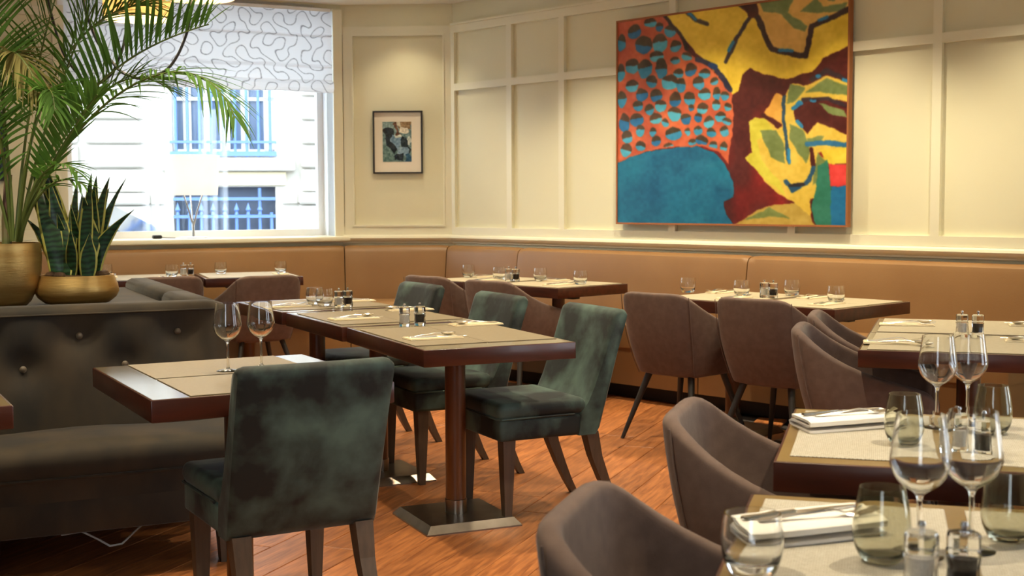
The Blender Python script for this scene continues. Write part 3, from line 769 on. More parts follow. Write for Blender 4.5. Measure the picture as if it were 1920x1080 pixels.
ST_ = [('C2', 'left', (-.30, 4.90), 26, 'sk'), ('C2', 'right', (-.16, 5.43), 205, 'sf'), ('C1', 'left', (-.705, 5.72), 28, 'sk'), ('C1', 'right', (-.50, 6.17), 206, 'fs'),
       ('C0', 'left', (-1.12, 6.40), 30, 'fk'), ('C0', 'right', (-.84, 6.72), 210, 'fk'),
       ('B2a', 'chair side', (1.19, 6.83), 47, 'kf'), ('B2a', 'bench side', (1.20, 7.27), 225, 'kf'), ('B2b', 'chair side', (1.585, 6.42), 47, 'kf'), ('B2b', 'bench side', (1.62, 6.85), 225, 'kf'),
       ('B1a', 'chair side', (-.165, 8.47), 46, 'kf'), ('B1a', 'bench side', (-.20, 8.85), 225, 'kf'), ('B1b', 'chair side', (.30, 7.99), 46, 'kf'), ('B1b', 'bench side', (.275, 8.40), 225, 'kf'),
       ('R0a', 'chair side', (1.655, 5.33), -14, 'sf'), ('R0b', 'chair side', (1.405, 4.665), -14, 'fks'), ('R0a', 'bench side', (2.17, 5.28), 162, 'sk'), ('R0b', 'bench side', (1.93, 4.70), 162, 'sk'),
       ('B0a', 'chair side', (-2.42, 8.93), 108, 'kf'), ('B0a', 'far left', (-2.83, 9.00), 108, 'kf'), ('B0b', 'bench side', (-1.68, 9.29), 290, 'fk')]
for k, s_, p, a, tl in ST_: setting(k, s_, p, a, tl)
setting('R1', 'chair side', (.775, 2.945), 18, 'kf', True)
setting('R2', 'chair side', (.462, 1.985), 18, 'kf', True)
setting('R1', 'bench side', (1.20, 2.60), 196, '', True)

# ------------------------------------------------------------------ glasses
def glass_obj(name, prof, mat, n=40):
    return MB().lathe(prof, n, closed=True).mesh(name, mat, 60)
def smooth_prof(pts, k=4):
    out = []
    for i in range(len(pts) - 1):
        p0, p1, p2, p3 = (V2(pts[max(0, i - 1)]), V2(pts[i]), V2(pts[i + 1]), V2(pts[min(len(pts) - 1, i + 2)]))
        for j in range(k):
            t = j / k; q = .5 * ((2 * p1) + (-p0 + p2) * t + (2 * p0 - 5 * p1 + 4 * p2 - p3) * t * t + (-p0 + 3 * p1 - 3 * p2 + p3) * t ** 3); out.append((max(1e-7, q[0]), q[1]))
    out.append(tuple(pts[-1])); return out
wo = smooth_prof([(.036, .0006), (.030, .003), (.010, .0065), (.0045, .013), (.0036, .04), (.0036, .07), (.0045, .087), (.010, .096), (.024, .105), (.036, .118), (.0428, .134), (.0440, .143), (.0425, .157), (.0388, .184), (.0352, .212)])
wi = [(.0344, .212)] + smooth_prof([(.0380, .184), (.0417, .157), (.0432, .143), (.0418, .1345), (.0350, .1195), (.0235, .1075), (.010, .1), (1e-7, .099)])
WG = glass_obj('wine_glass', [(1e-7, 0), (.036, 0)] + wo + wi, 'glass')
so_ = smooth_prof([(.0215, .0), (.030, .006), (.0385, .022), (.042, .042), (.0405, .065), (.0365, .09), (.0325, .110)])
si_ = [(.0315, .110)] + smooth_prof([(.0355, .09), (.0395, .065), (.041, .042), (.0373, .024), (.028, .012), (.012, .0085), (1e-7, .008)])
SG = glass_obj('stemless_glass', [(1e-7, .0)] + so_ + si_, 'smoke_glass')
to_ = smooth_prof([(.027, .0), (.034, .006), (.041, .025), (.044, .045), (.0435, .06), (.041, .078), (.0395, .087)])
ti_ = [(.0375, .087)] + smooth_prof([(.039, .078), (.0415, .06), (.042, .045), (.0385, .028), (.030, .019), (.012, .0165), (1e-7, .016)])
TG = glass_obj('tumbler', [(1e-7, .0)] + to_ + ti_, 'glass')
def mug(name, me, p, lb, cat, gr): put(name, me, p, .7528, random.uniform(0, 360), lb, cat, gr)
ZT = .7528
mug('wine_glass', WG, (-.888, 3.973), 'left wine glass on the booth table', 'wine glass', 'wine glasses')
mug('wine_glass', WG, (-.800, 4.055), 'right wine glass on the booth table', 'wine glass', 'wine glasses')
mug('wine_glass', WG, (.985, 2.945), 'left wine glass on the second right-hand table', 'wine glass', 'wine glasses')
mug('wine_glass', WG, (1.070, 2.985), 'right wine glass on the second right-hand table', 'wine glass', 'wine glasses')
mug('wine_glass', WG, (.600, 1.862), 'left wine glass on the foreground right-hand table', 'wine glass', 'wine glasses')
mug('wine_glass', WG, (.687, 1.89), 'right wine glass on the foreground right-hand table', 'wine glass', 'wine glasses')
mug('stemless_glass', SG, (.842, 2.725), 'smoky stemless tumbler beside the napkin on the second right-hand table', 'tumbler', 'smoky tumblers')
mug('stemless_glass', SG, (1.077, 2.845), 'smoky stemless tumbler at the right on the second right-hand table', 'tumbler', 'smoky tumblers')
mug('stemless_glass', SG, (.537, 1.835), 'smoky stemless tumbler beside the napkin on the foreground table', 'tumbler', 'smoky tumblers')
mug('stemless_glass', SG, (.765, 1.945), 'smoky stemless tumbler at the right picture edge on the foreground table', 'tumbler', 'smoky tumblers')
mug('tumbler', TG, (.337, 1.775), 'clear round tumbler at the front edge of the foreground table', 'tumbler', 'clear tumblers')
for k, sd_, p in [('B1a', 'leftmost', (-.300, 8.80)), ('B1a', 'right', (-.085, 8.52)), ('B1b', 'left', (.185, 8.36)), ('B1b', 'rightmost', (.43, 8.03)),
                 ('B2a', 'leftmost', (1.00, 7.26)), ('B2a', 'right', (1.255, 6.98)), ('B2b', 'left', (1.535, 7.0)), ('B2b', 'rightmost', (1.650, 6.50)),
                 ('B0a', 'leftmost', (-2.90, 9.13)), ('B0a', 'right', (-2.40, 9.02)), ('B0b', 'left', (-2.13, 9.35)), ('B0b', 'rightmost', (-1.71, 9.45)),
                 ('C0', 'rear', (-1.010, 6.53)), ('C0', 'front', (-.945, 6.425))]:
    mug('tumbler', TG, p, '%s clear round tumbler on %s' % (sd_, PH[k]), 'tumbler', 'clear tumblers')

# ------------------------------------------------------------------ salt and pepper mills
def mill(p, lb, fill, a, zt=.7528):
    t = empty('%s_mill' % fill, (p[0], p[1], zt), R(a)); tag(t, lb, 'mill', 'acrylic mills')
    mb = MB(); rr = []
    for z, a_ in ((0, .021), (.01, .0235), (.035, .021), (.052, .0235), (.053, .020), (.056, .020), (.057, .0225), (.078, .0225), (.082, .020)):
        rr.append([(a_ * math.cos(q) * (1.12 if i % 2 else 1), a_ * math.sin(q) * (1.12 if i % 2 else 1), z) for i, q in enumerate([math.pi * 2 * i / 8 for i in range(8)])])
    mb.loft(rr); mb.build('body', 'glass', t)
    MB().lathe([(0, .014), (.014, .014), (.0155, .04), (.0155, .049), (0, .049)], 12).build('filling', fill, t, True)
    MB().lathe([(0, .0822), (.004, .0822), (.0035, .088), (.0055, .092), (.004, .0965), (0, .0975)], 12).build('knob', 'chrome', t, True)
for k, ps in [('C2', ((-.457, 5.415), (-.394, 5.444))), ('C0', ((-.862, 6.355), (-.822, 6.385))), ('B1a', ((-.02, 8.39), (.025, 8.345))), ('B2a', ((1.36, 6.88), (1.40, 6.84))),
              ('B0a', ((-2.335, 9.09), (-2.288, 9.107))), ('R0b', ((1.737, 4.92), (1.792, 4.902))), ('R2', ((.548, 1.69), (.603, 1.685))), ('R1', ((.925, 2.64), (.965, 2.585)))]:
    mill(ps[0], 'acrylic salt mill with white salt on %s' % PH[k], 'salt', TB[k][3], .7502 if k == 'C2' else .7528); mill(ps[1], 'acrylic pepper mill with dark peppercorns on %s' % PH[k], 'pepper', TB[k][3] + 10, .7502 if k == 'C2' else .7528)

# ------------------------------------------------------------------ plants on the booth
SHELF = .8525
pot = empty('potted_palm', (-2.10, 5.28, SHELF)); tag(pot, 'tall feathery palm in a tall gold pot on the booth', 'plant')
MB().lathe([(1e-7, 0), (.085, 0), (.105, .02), (.135, .08), (.150, .15), (.152, .21), (.147, .262), (.140, .262), (.142, .21), (.13, .12), (1e-7, .10)], 40).build('pot', 'gold', pot, 50)
MB().lathe([(1e-7, .235), (.06, .243), (.141, .235), (.141, .20), (1e-7, .20)], 24).build('soil', 'soil', pot, 50)
PX = 2400.
def px3(x, y, Y):
    """world point at distance Y for a direction given as slopes; only used to lay out the frond curves in room space"""
    return Vector(((x - 960) / PX * Y, Y, EYE - (y - 380) / PX * Y))
def bez(pts, n):
    out = []
    P_ = [Vector(p) for p in pts]
    for i in range(n + 1):
        t = i / n; q = [p.copy() for p in P_]
        while len(q) > 1: q = [q[k].lerp(q[k + 1], t) for k in range(len(q) - 1)]
        out.append(q[0])
    return out
def catmull(pts, k=6):
    P_ = [Vector(p) for p in pts]; out = []
    for i in range(len(P_) - 1):
        a, b, c, d = P_[max(0, i - 1)], P_[i], P_[i + 1], P_[min(len(P_) - 1, i + 2)]
        for j in range(k):
            t = j / k; out.append(.5 * ((2 * b) + (c - a) * t + (2 * a - 5 * b + 4 * c - d) * t * t + (3 * b - a - 3 * c + d) * t ** 3))
    return out + [P_[-1]]
def frond(pts, nl=34, ll=.30, mat='palm_leaf', bare=.35, droop=.5, seed=0, wl_=.0062, up=.5):
    rnd = random.Random(seed); base = Vector(pot.location)
    cv = [p - base for p in bez(pts, 30)]
    mb = MB(); n = len(cv)
    mb.tube(cv, [.0062 * (1 - .8 * i / n) + .0012 for i in range(n)], 6, 0)
    for side in (-1, 1):
        for k in range(nl):
            f = bare + (1 - bare) * (k + rnd.random() * .5) / nl
            x = f * (n - 1); i = min(int(x), n - 2); p = cv[i].lerp(cv[i + 1], x - i); t = (cv[i + 1] - cv[i]).normalized()
            s = t.cross(Vector((0, 0, 1)))
            if s.length < .1: s = Vector((1, 0, 0))
            s.normalize(); nn = s.cross(t).normalized()
            g = (f - bare) / (1 - bare)
            L_ = ll * (.45 + 1.1 * math.sin(math.pi * (.12 + .8 * g))) * rnd.uniform(.75, 1.08) * .72
            d = (side * s * rnd.uniform(.55, .8) + t * (.55 + .5 * g) + nn * rnd.uniform(up - .25, up + .15)).normalized()
            wv = t.cross(d).cross(d).normalized() if abs(t.dot(d)) < .98 else nn
            wv = (nn.cross(d)).normalized()
            segs_ = 6; ce_ = []
            dr = droop * rnd.uniform(.5, 1.4)
            q = p.copy(); dd = d.copy()
            ce_.append(q.copy())
            for j in range(segs_):
                dd = (dd + Vector((0, 0, -dr * .16))).normalized(); q = q + dd * (L_ / segs_); ce_.append(q.copy())
            wd = [.003, wl_ * .85, wl_, wl_ * .95, wl_ * .75, wl_ * .45, .0006]
            o = len(mb.v)
            for j, c_ in enumerate(ce_):
                nj = Vector((0, 0, .25)) * wd[j]
                mb.v += [tuple(c_ - wv * wd[j] + nj), tuple(c_ - nj * .6), tuple(c_ + wv * wd[j] + nj)]
            for j in range(segs_):
                a = o + j * 3; mb.f += [(a, a + 1, a + 4, a + 3), (a + 1, a + 2, a + 5, a + 4)]; mb.mi += [1, 1]
    mb.build('frond', ['palm_stem', mat], pot, True, fix=False)
b0 = lambda x, Y=5.28: px3(x, 452, Y)
FR = [  # control points as picture-like directions with their own distances
 ([b0(35), px3(46, 400, 5.25), px3(95, 240, 5.22), px3(170, 130, 5.2), px3(300, 80, 5.1), px3(400, 52, 5.05)], dict(nl=32, ll=.27, bare=.45, droop=.15, up=.95, wl_=.009, seed=1)),
 ([b0(38), px3(50, 400, 5.3), px3(120, 250, 5.3), px3(180, 190, 5.2), px3(330, 60, 5.0), px3(410, 130, 4.9), px3(446, 225, 4.85)], dict(nl=34, ll=.27, bare=.45, droop=.7, up=.1, seed=2)),
 ([b0(38), px3(44, 400, 5.2), px3(90, 320, 5.1), px3(150, 230, 5.0), px3(190, 180, 4.95)], dict(nl=26, ll=.20, bare=.42, droop=.1, up=.45, wl_=.0085, seed=3)),
 ([b0(40), px3(44, 400, 5.2), px3(70, 310, 5.1), px3(115, 285, 5.0), px3(150, 325, 4.95)], dict(nl=13, ll=.15, bare=.5, droop=.6, up=.1, seed=4)),
 ([b0(30), px3(45, 300, 5.3), px3(70, 120, 5.35), px3(140, -60, 5.4)], dict(nl=30, ll=.30, bare=.42, droop=.4, seed=5)),
 ([b0(22), px3(15, 280, 5.2), px3(0, 120, 5.0), px3(-80, 10, 4.9)], dict(nl=30, ll=.30, bare=.35, droop=.5, seed=7)),
 ([b0(18), px3(5, 330, 5.2), px3(-50, 210, 5.1), px3(-160, 170, 5.0)], dict(nl=26, ll=.28, bare=.3, droop=.6, seed=8)),
 ([b0(25), px3(30, 260, 5.2), px3(-20, 40, 5.1), px3(40, 60, 5.0), px3(85, 175, 4.95)], dict(nl=28, ll=.22, bare=.6, droop=.8, mat='palm_leaf_dry', up=.1, seed=9)),
 ([b0(36), px3(60, 320, 5.4), px3(110, 180, 5.5), px3(160, 60, 5.6), px3(215, -30, 5.6)], dict(nl=30, ll=.30, bare=.5, droop=.5, seed=10)),
 ([b0(33), px3(50, 330, 5.1), px3(70, 200, 5.0), px3(105, 110, 4.95), px3(110, 210, 4.9)], dict(nl=22, ll=.20, bare=.55, droop=.6, up=.2, seed=11)),
 ([b0(36), px3(46, 400, 5.35), px3(110, 240, 5.4), px3(200, 140, 5.4), px3(260, 120, 5.4), px3(330, 175, 5.35)], dict(nl=26, ll=.24, bare=.55, droop=.5, up=.35, wl_=.005, seed=12)),
 ([b0(20), px3(20, 300, 5.5), px3(25, 120, 5.6), px3(-40, -40, 5.7)], dict(nl=28, ll=.30, bare=.4, droop=.4, seed=13)),
 ([b0(40), px3(46, 410, 5.15), px3(75, 350, 5.05), px3(115, 315, 5.0), px3(165, 350, 4.95)], dict(nl=11, ll=.13, bare=.55, droop=.5, up=.1, seed=14)),
 ([b0(30), px3(55, 250, 5.45), px3(100, 60, 5.5), px3(240, 0, 5.45), px3(300, 20, 5.4)], dict(nl=30, ll=.28, bare=.5, droop=.45, up=.3, seed=15)),
]
for pts, kw in FR: frond(pts, **kw)
for k in range(7):  # sheathed stems above the soil
    a = random.uniform(0, 6.3); r = random.uniform(.015, .055)
    p = Vector((r * math.cos(a), r * math.sin(a), .235)); MB().tube([p, p + Vector((.1 * r * math.cos(a), 0, .12)), p * 1.2 + Vector((.02 * math.cos(a), 0, .26))], [.017, .014, .009], 8).build('cane', 'palm_cane', pot, True)

bw = empty('potted_snake_plant', (-1.832, 5.38, SHELF)); tag(bw, 'snake plant with yellow-edged leaves in a low gold bowl on the booth', 'plant')
MB().lathe([(1e-7, 0), (.10, 0), (.130, .008), (.158, .03), (.170, .055), (.165, .085), (.152, .118), (.151, .124), (.144, .124), (.150, .09), (.15, .06), (1e-7, .05)], 44).build('bowl', 'gold', bw, 50)
MB().lathe([(1e-7, .122), (.08, .126), (.146, .116), (.146, .08), (1e-7, .08)], 24).build('soil', 'soil', bw, 50)
def leaf(bx, by, tx, tz, ty, wid, bend, tw):
    """blade from (bx, by) to the tip; offsets in metres from the bowl centre"""
    mb = MB(); n = 12; cols = (-1, -.78, 0, .78, 1)
    for i in range(n + 1):
        t = i / n
        c_ = Vector((bx + (tx - bx) * (t ** (1 + bend)), by + (ty - by) * t ** (1 + bend * .5), .11 + (tz - .11) * (t if bend < .4 else t ** .92)))
        wv = wid * (.62 + .38 * math.sin(math.pi * min(1, t * 1.25 + .05))) * (1 - max(0, (t - .55) / .45) ** 1.9) + .0006
        an = tw + .5 * t
        ax = Vector((math.cos(an), math.sin(an), 0)); nm = Vector((-math.sin(an), math.cos(an), 0))
        for q in cols: mb.v.append(tuple(c_ + ax * wv * q + nm * (abs(q) * wv * .28)))
    for i in range(n):
        for j in range(4):
            a = i * 5 + j; mb.f.append((a, a + 1, a + 6, a + 5)); mb.mi.append(1 if j in (0, 3) else 0)
    o = mb.build('leaf', ['snake_center', 'snake_edge'], bw, True, fix=False)
    s_ = o.modifiers.new('thick', 'SOLIDIFY'); s_.thickness = .004
S_ = 5.38 / 2400
LV = [(100, 47, 408, .026, .9), (108, 50, 350, .026, .8), (112, 64, 322, .032, .55), (118, 80, 281, .026, .5), (125, 100, 338, .030, .3), (128, 112, 372, .026, .25), (120, 118, 400, .022, .1), (133, 140, 336, .018, .1),
      (146, 143, 385, .018, .1), (152, 154, 362, .020, .2), (156, 160, 342, .016, .2), (160, 176, 330, .026, .3), (163, 186, 326, .02, .4), (172, 190, 345, .022, .4), (170, 170, 368, .034, .1), (176, 214, 333, .022, .7),
      (180, 230, 335, .014, .9), (184, 256, 394, .026, 1.1), (182, 184, 436, .026, .1), (176, 200, 352, .024, .5), (106, 75, 398, .022, .6), (140, 148, 430, .02, .1)]
for i, (b_, t_, y_, wd, bd) in enumerate(LV):
    leaf((b_ - 143) * S_ * .8, random.uniform(-.08, .06), (t_ - 143) * S_, EYE - (y_ - 380) * S_ - SHELF, random.uniform(-.1, .08), wd * 1.4, bd, random.uniform(-.45, .1))
for k in range(5):
    a = random.uniform(0, 6.28); MB().lathe([(1e-7, -.012), (.018, -.008), (.026, .004), (.018, .016), (1e-7, .02)], 9).build('moss_clump', 'soil', bw, True, loc=(.11 * math.cos(a), .11 * math.sin(a), .122))

# ------------------------------------------------------------------ lamps
def light(name, kind, loc, energy, col, parent=None, **kw):
    l = bpy.data.lights.new(name, kind); l.energy = energy; l.color = col
    for k_, v_ in kw.items(): setattr(l, k_, v_)
    o = bpy.data.objects.new(name, l); C.objects.link(o); o.location = loc
    if parent: o.parent = parent
    return o
WARM = (1.0, .85, .58)
PEND = 18.
def pendant(loc, r, h, loop, lb):
    t = empty('pendant_lamp', loc); tag(t, lb, 'lamp', 'pendant lamps')
    sh = MB().lathe([(r, 0), (r * .96, h), (r * .955, h), (r * .995, 0)], 40, closed=True).build('shade', 'shade_warm', t, 50)
    MB().lathe([(r, -.002), (r + .002, -.002), (r + .002, .006), (r, .006)], 40, closed=True).build('trim_ring', 'black_cord', t)
    MB().lathe([(1e-7, h * .35), (.02, h * .38), (.032, h * .5), (.02, h * .65), (1e-7, h * .7)], 14).build('bulb', 'bulb', t, True)
    MB().tube([(0, 0, h * .65), (0, 0, CEIL - loc[2])], .006, 8).build('stem', 'black_cord', t)
    MB().tube([Vector(p) - Vector(loc) for p in catmull(loop, 5)], .0085, 8).build('cord', 'black_cord', t, True)
    light('pendant_light', 'POINT', (0, 0, h * .2), PEND, WARM, t, shadow_soft_size=.04)
pl = px3(378, 4, 7.4)
pendant((pl.x, pl.y, pl.z), .215, .25, [(pl.x - .02, pl.y, pl.z + .15)] + [px3(a, b, 7.4) for a, b in ((369, 5), (365, 43), (357, 73), (340, 110), (317, 137), (277, 151), (250, 145), (230, 133), (197, 90), (183, 58), (170, 15), (165, -30))], 'right pendant lamp with warm drum shade cut by the top edge')
pl2 = px3(268, 42, 8.0)
pendant((pl2.x, pl2.y, pl2.z), .205, .30, [(pl2.x - .06, pl2.y, pl2.z + .15)] + [px3(a, b, 8.0) for a, b in ((248, 50), (243, 80), (235, 108), (215, 145), (186, 162), (163, 150), (140, 122), (125, 92), (110, 37), (100, -10))], 'left pendant lamp with warm drum shade behind palm leaves')
# table lamp on the sill
tp = K1 - 1.18 * e27 - .10 * nWin
tl_ = empty('table_lamp', (tp[0], tp[1], 1.002)); tag(tl_, 'white shaded table lamp with rod stem on the window sill', 'lamp')
MB().lathe([(1e-7, 0), (.105, 0), (.11, .006), (.10, .012), (1e-7, .016)], 32).build('base', 'lamp_metal', tl_, True)
MB().tube([(0, 0, .01), (0, 0, .13)], .011, 10).build('stem', 'lamp_metal', tl_, True)
for dx, dy in ((-.075, -.02), (-.03, .04), (.085, .01)): MB().tube([(0, 0, .08), (dx * .35, dy * .35, .2), (dx, dy, .37)], .0065, 8).build('rod', 'lamp_metal', tl_, True)
MB().lathe([(.19, .33), (.21, .635), (.207, .635), (.187, .33)], 40, closed=True).build('shade', 'shade_white', tl_, 50)
MB().lathe([(1e-7, .40), (.022, .42), (.032, .46), (.022, .50), (1e-7, .52)], 14).build('bulb', 'bulb', tl_, True)
light('table_lamp_light', 'POINT', (0, 0, .46), 14., (1, .94, .86), tl_, shadow_soft_size=.04)
ap = K1 - 1.47 * e27 - .03 * nWin
ad = MB().rbox(-.035, .035, -.02, .02, 0, .028, .008, 2).tube([(.035, 0, .01), (.07, .01, .006), (.10, .0, .005), (.13, -.03, .005)], .003, 6).build('plug_adapter', 'black_cord', None, True, (ap[0], ap[1], 1.0025), R(27)); tag(ad, 'small black adapter lying on the window sill', 'adapter')

# ------------------------------------------------------------------ downlights in the ceiling
SPOT = 105.
DL = []
for s, d in ((.55, .9), (1.65, .8), (2.65, .75), (3.75, .75), (4.8, .75)): DL.append(K2 + s * eW + d * nW)
DE = [48, 92, 112, 118, 95, 16]
DL.append(V2((-.85, 9.93)))
for x, y in ((-1.9, 6.9), (-.3, 6.4), (1.1, 5.3), (.5, 3.6), (-.8, 4.6), (-2.2, 4.2), (1.4, 2.4), (-.4, 1.9), (-1.8, 8.6), (-2.4, 1.6)): DL.append(V2((x, y)))
for i, p in enumerate(DL):
    t = empty('ceiling_downlight', (p[0], p[1], CEIL)); tag(t, 'small round downlight in the ceiling above the framed picture' if i == 5 else 'small round ceiling downlight outside the picture', 'light', 'ceiling downlights')
    MB().lathe([(.032, -.004), (.05, -.006), (.052, 0), (.032, 0)], 24, closed=True).build('rim', 'white_paint', t, True)
    MB().lathe([(1e-7, -.003), (.032, -.003), (.032, -.001), (1e-7, -.001)], 20).build('bulb', 'bulb', t)
    lo = light('downlight', 'SPOT', (0, 0, -.02), DE[i] if i < 6 else SPOT, WARM, t, spot_size=R(105), spot_blend=.75, shadow_soft_size=.035)

# ------------------------------------------------------------------ art
def inpoly(x, y, poly):
    c = np.zeros(x.shape, bool); n = len(poly); j = n - 1
    for i in range(n):
        xi, yi = poly[i]; xj, yj = poly[j]
        if yi != yj:
            c ^= ((yi > y) != (yj > y)) & (x < (xj - xi) * (y - yi) / (yj - yi) + xi)
        j = i
    return c
def near(x, y, pl, w_):
    d = np.full(x.shape, 1e9)
    for (x0, y0), (x1, y1) in zip(pl[:-1], pl[1:]):
        dx, dy = x1 - x0, y1 - y0; t = np.clip(((x - x0) * dx + (y - y0) * dy) / (dx * dx + dy * dy + 1e-9), 0, 1)
        d = np.minimum(d, np.hypot(x - x0 - t * dx, y - y0 - t * dy))
    return d < w_
def vnoise(x, y, s, seed):
    rg = np.random.RandomState(seed); g = rg.rand(64, 64)
    u, v = x / s, y / s; i, j = np.floor(u).astype(int), np.floor(v).astype(int); fu, fv = u - i, v - j; fu = fu * fu * (3 - 2 * fu); fv = fv * fv * (3 - 2 * fv)
    q = lambda a, b: g[a % 64, b % 64]
    return (q(i, j) * (1 - fu) + q(i + 1, j) * fu) * (1 - fv) + (q(i, j + 1) * (1 - fu) + q(i + 1, j + 1) * fu) * fv
def homog(src, dst):
    A = []; b = []
    for (x, y), (u, v) in zip(src, dst): A.append([x, y, 1, 0, 0, 0, -u * x, -u * y]); b.append(u); A.append([0, 0, 0, x, y, 1, -v * x, -v * y]); b.append(v)
    h = np.linalg.solve(np.array(A, float), np.array(b, float)); return np.append(h, 1).reshape(3, 3)
def colour_mesh(name, nx, ny, Wd, Hd, col, mat, parent, y):
    """flat painted sheet, x right, z up, colours per vertex"""
    xs = np.linspace(-Wd / 2, Wd / 2, nx); zs = np.linspace(Hd / 2, -Hd / 2, ny)
    X, Z = np.meshgrid(xs, zs); v = np.stack([X, np.full_like(X, y), Z], -1).reshape(-1, 3)
    idx = np.arange(nx * ny).reshape(ny, nx); f = np.stack([idx[:-1, :-1], idx[1:, :-1], idx[1:, 1:], idx[:-1, 1:]], -1).reshape(-1, 4)
    me = bpy.data.meshes.new(name); me.from_pydata(v.tolist(), [], f.tolist()); me.update()
    at_ = me.color_attributes.new('paint', 'FLOAT_COLOR', 'POINT')
    c = np.clip(col / 255., 0, 1); lin = np.where(c <= .04045, c / 12.92, ((c + .055) / 1.055) ** 2.4)
    at_.data.foreach_set('color', np.concatenate([lin, np.ones(lin.shape[:2] + (1,))], -1).reshape(-1).astype(np.float32))
    me.materials.append(MT[mat]); o = bpy.data.objects.new(name, me); C.objects.link(o); o.parent = parent; return o
pn = empty('abstract_painting', (0, 0, 0)); tag(pn, 'large abstract painting in yellow, orange, teal and maroon on the panelled wall', 'painting')
s0, s1, z0, z1 = 1.69, 3.50, 1.125, 2.50
PWd, PHt = s1 - s0, z1 - z0
pc = qw((s0 + s1) / 2) + .062 * nW
pn.location = (pc[0], pc[1], (z0 + z1) / 2); pn.rotation_euler = (0, 0, math.atan2(eW[1], eW[0]))
MB().box(-PWd / 2, PWd / 2, .001, .032, -PHt / 2, PHt / 2).build('stretcher', 'canvas_edge', pn)
for a in ((-PWd / 2 - .012, -PWd / 2, -.006, .032, -PHt / 2 - .012, PHt / 2 + .012), (PWd / 2, PWd / 2 + .012, -.006, .032, -PHt / 2 - .012, PHt / 2 + .012), (-PWd / 2, PWd / 2, -.006, .032, -PHt / 2 - .012, -PHt / 2), (-PWd / 2, PWd / 2, -.006, .032, PHt / 2, PHt / 2 + .012)):
    MB().box(*a).build('frame', 'canvas_edge', pn)
NX, NY = 420, 330
Uu, Vv = np.meshgrid(np.linspace(0, 1, NX), np.linspace(0, 1, NY))
Hm = homog([(0, 0), (1, 0), (1, 1), (0, 1)], [(52, 86), (1092, -8), (1092, 1028), (52, 1020)])
q = np.stack([Uu, Vv, np.ones_like(Uu)], -1) @ Hm.T; X = q[..., 0] / q[..., 2]; Y = q[..., 1] / q[..., 2]
X = X + (vnoise(X, Y, 22, 1) - .5) * 7 + (vnoise(X, Y, 60, 3) - .5) * 10; Y = Y + (vnoise(X, Y, 22, 2) - .5) * 7
col = np.zeros(X.shape + (3,)); col[:] = (74, 18, 16)
redn = np.clip((vnoise(X, Y, 90, 41) - .35) * 2.2, 0, 1) * np.clip((Y - 420) / 300, 0, 1); col += redn[..., None] * np.array([52, 2, 2])
def fill(poly, c): col[inpoly(X, Y, poly)] = c
def line(pl, w_, c): col[near(X, Y, pl, w_)] = c
YL, OC, GR, NV, BL, MR = (226, 194, 58), (214, 172, 88), (112, 130, 78), (44, 34, 48), (34, 118, 168), (70, 18, 16)
fill([(275, 62), (470, 40), (605, 18), (640, 70), (690, 85), (735, 190), (760, 238), (912, 275), (938, 140), (1100, 62), (1100, 228), (985, 285), (940, 340), (820, 372), (720, 345), (660, 315), (630, 345), (612, 420), (580, 436), (480, 300), (340, 150)], YL)
fill([(40, 80), (180, 66), (272, 60), (300, 100), (345, 155), (380, 230), (420, 265), (490, 320), (540, 380), (582, 430), (592, 520), (580, 640), (570, 748), (520, 690), (460, 668), (300, 670), (180, 690), (40, 745)], (190, 90, 56))
dotr = inpoly(X, Y, [(40, 80), (180, 66), (272, 60), (300, 100), (345, 155), (380, 230), (420, 265), (490, 320), (540, 380), (582, 430), (592, 520), (580, 640), (560, 690), (460, 660), (300, 665), (180, 685), (40, 735)])
col[dotr] += ((vnoise(X, Y, 70, 5) - .5) * 60)[dotr][:, None] * np.array([.6, .5, .2])
fill([(40, 742), (120, 712), (180, 692), (300, 675), (420, 668), (500, 690), (555, 750), (590, 830), (598, 905), (545, 920), (560, 980), (600, 1040), (40, 1040)], (18, 104, 140))
tl2 = inpoly(X, Y, [(40, 742), (180, 692), (420, 668), (555, 750), (598, 905), (600, 1040), (40, 1040)]) & (col[..., 2] > 130); col[tl2] += ((vnoise(X, Y, 110, 8) - .5) * 46)[tl2][:, None] * np.array([.2, .8, .6])
DOT = [(130, 130, 34, 34), (70, 180, 22, 38), (205, 92, 28, 22), (175, 195, 40, 42), (250, 190, 34, 44), (300, 135, 30, 28), (245, 115, 20, 22), (325, 205, 26, 28), (235, 250, 34, 26), (375, 255, 24, 20), (120, 290, 32, 36), (180, 305, 34, 44), (258, 305, 28, 46), (322, 272, 22, 20), (65, 320, 20, 44), (338, 330, 26, 20), (392, 315, 26, 30),
       (120, 380, 30, 30), (215, 365, 26, 28), (298, 370, 38, 36), (352, 385, 24, 36), (455, 335, 24, 24), (430, 378, 26, 30), (500, 372, 18, 20), (72, 445, 22, 38), (165, 425, 28, 30), (232, 428, 30, 30), (325, 448, 28, 34), (390, 448, 24, 34), (455, 430, 28, 28), (512, 428, 20, 30), (550, 440, 18, 22), (148, 475, 22, 26), (200, 492, 24, 26), (257, 478, 28, 28), (322, 515, 28, 34),
       (395, 490, 12, 16), (445, 495, 26, 26), (508, 480, 20, 24), (564, 490, 18, 20), (85, 555, 26, 46), (142, 540, 30, 30), (230, 535, 30, 26), (276, 555, 18, 20), (372, 540, 26, 26), (430, 535, 18, 22), (480, 558, 22, 28), (530, 535, 24, 24), (95, 620, 26, 28), (158, 592, 20, 28), (218, 598, 16, 22), (315, 608, 40, 30), (380, 600, 14, 18), (430, 595, 20, 22), (490, 605, 22, 22), (548, 600, 20, 26), (90, 680, 28, 32), (158, 662, 24, 26), (235, 640, 24, 24), (295, 665, 24, 16), (400, 650, 18, 18), (445, 642, 30, 24), (500, 665, 20, 24), (548, 672, 16, 24), (560, 555, 22, 16), (360, 150, 10, 10)]
rd = random.Random(4)
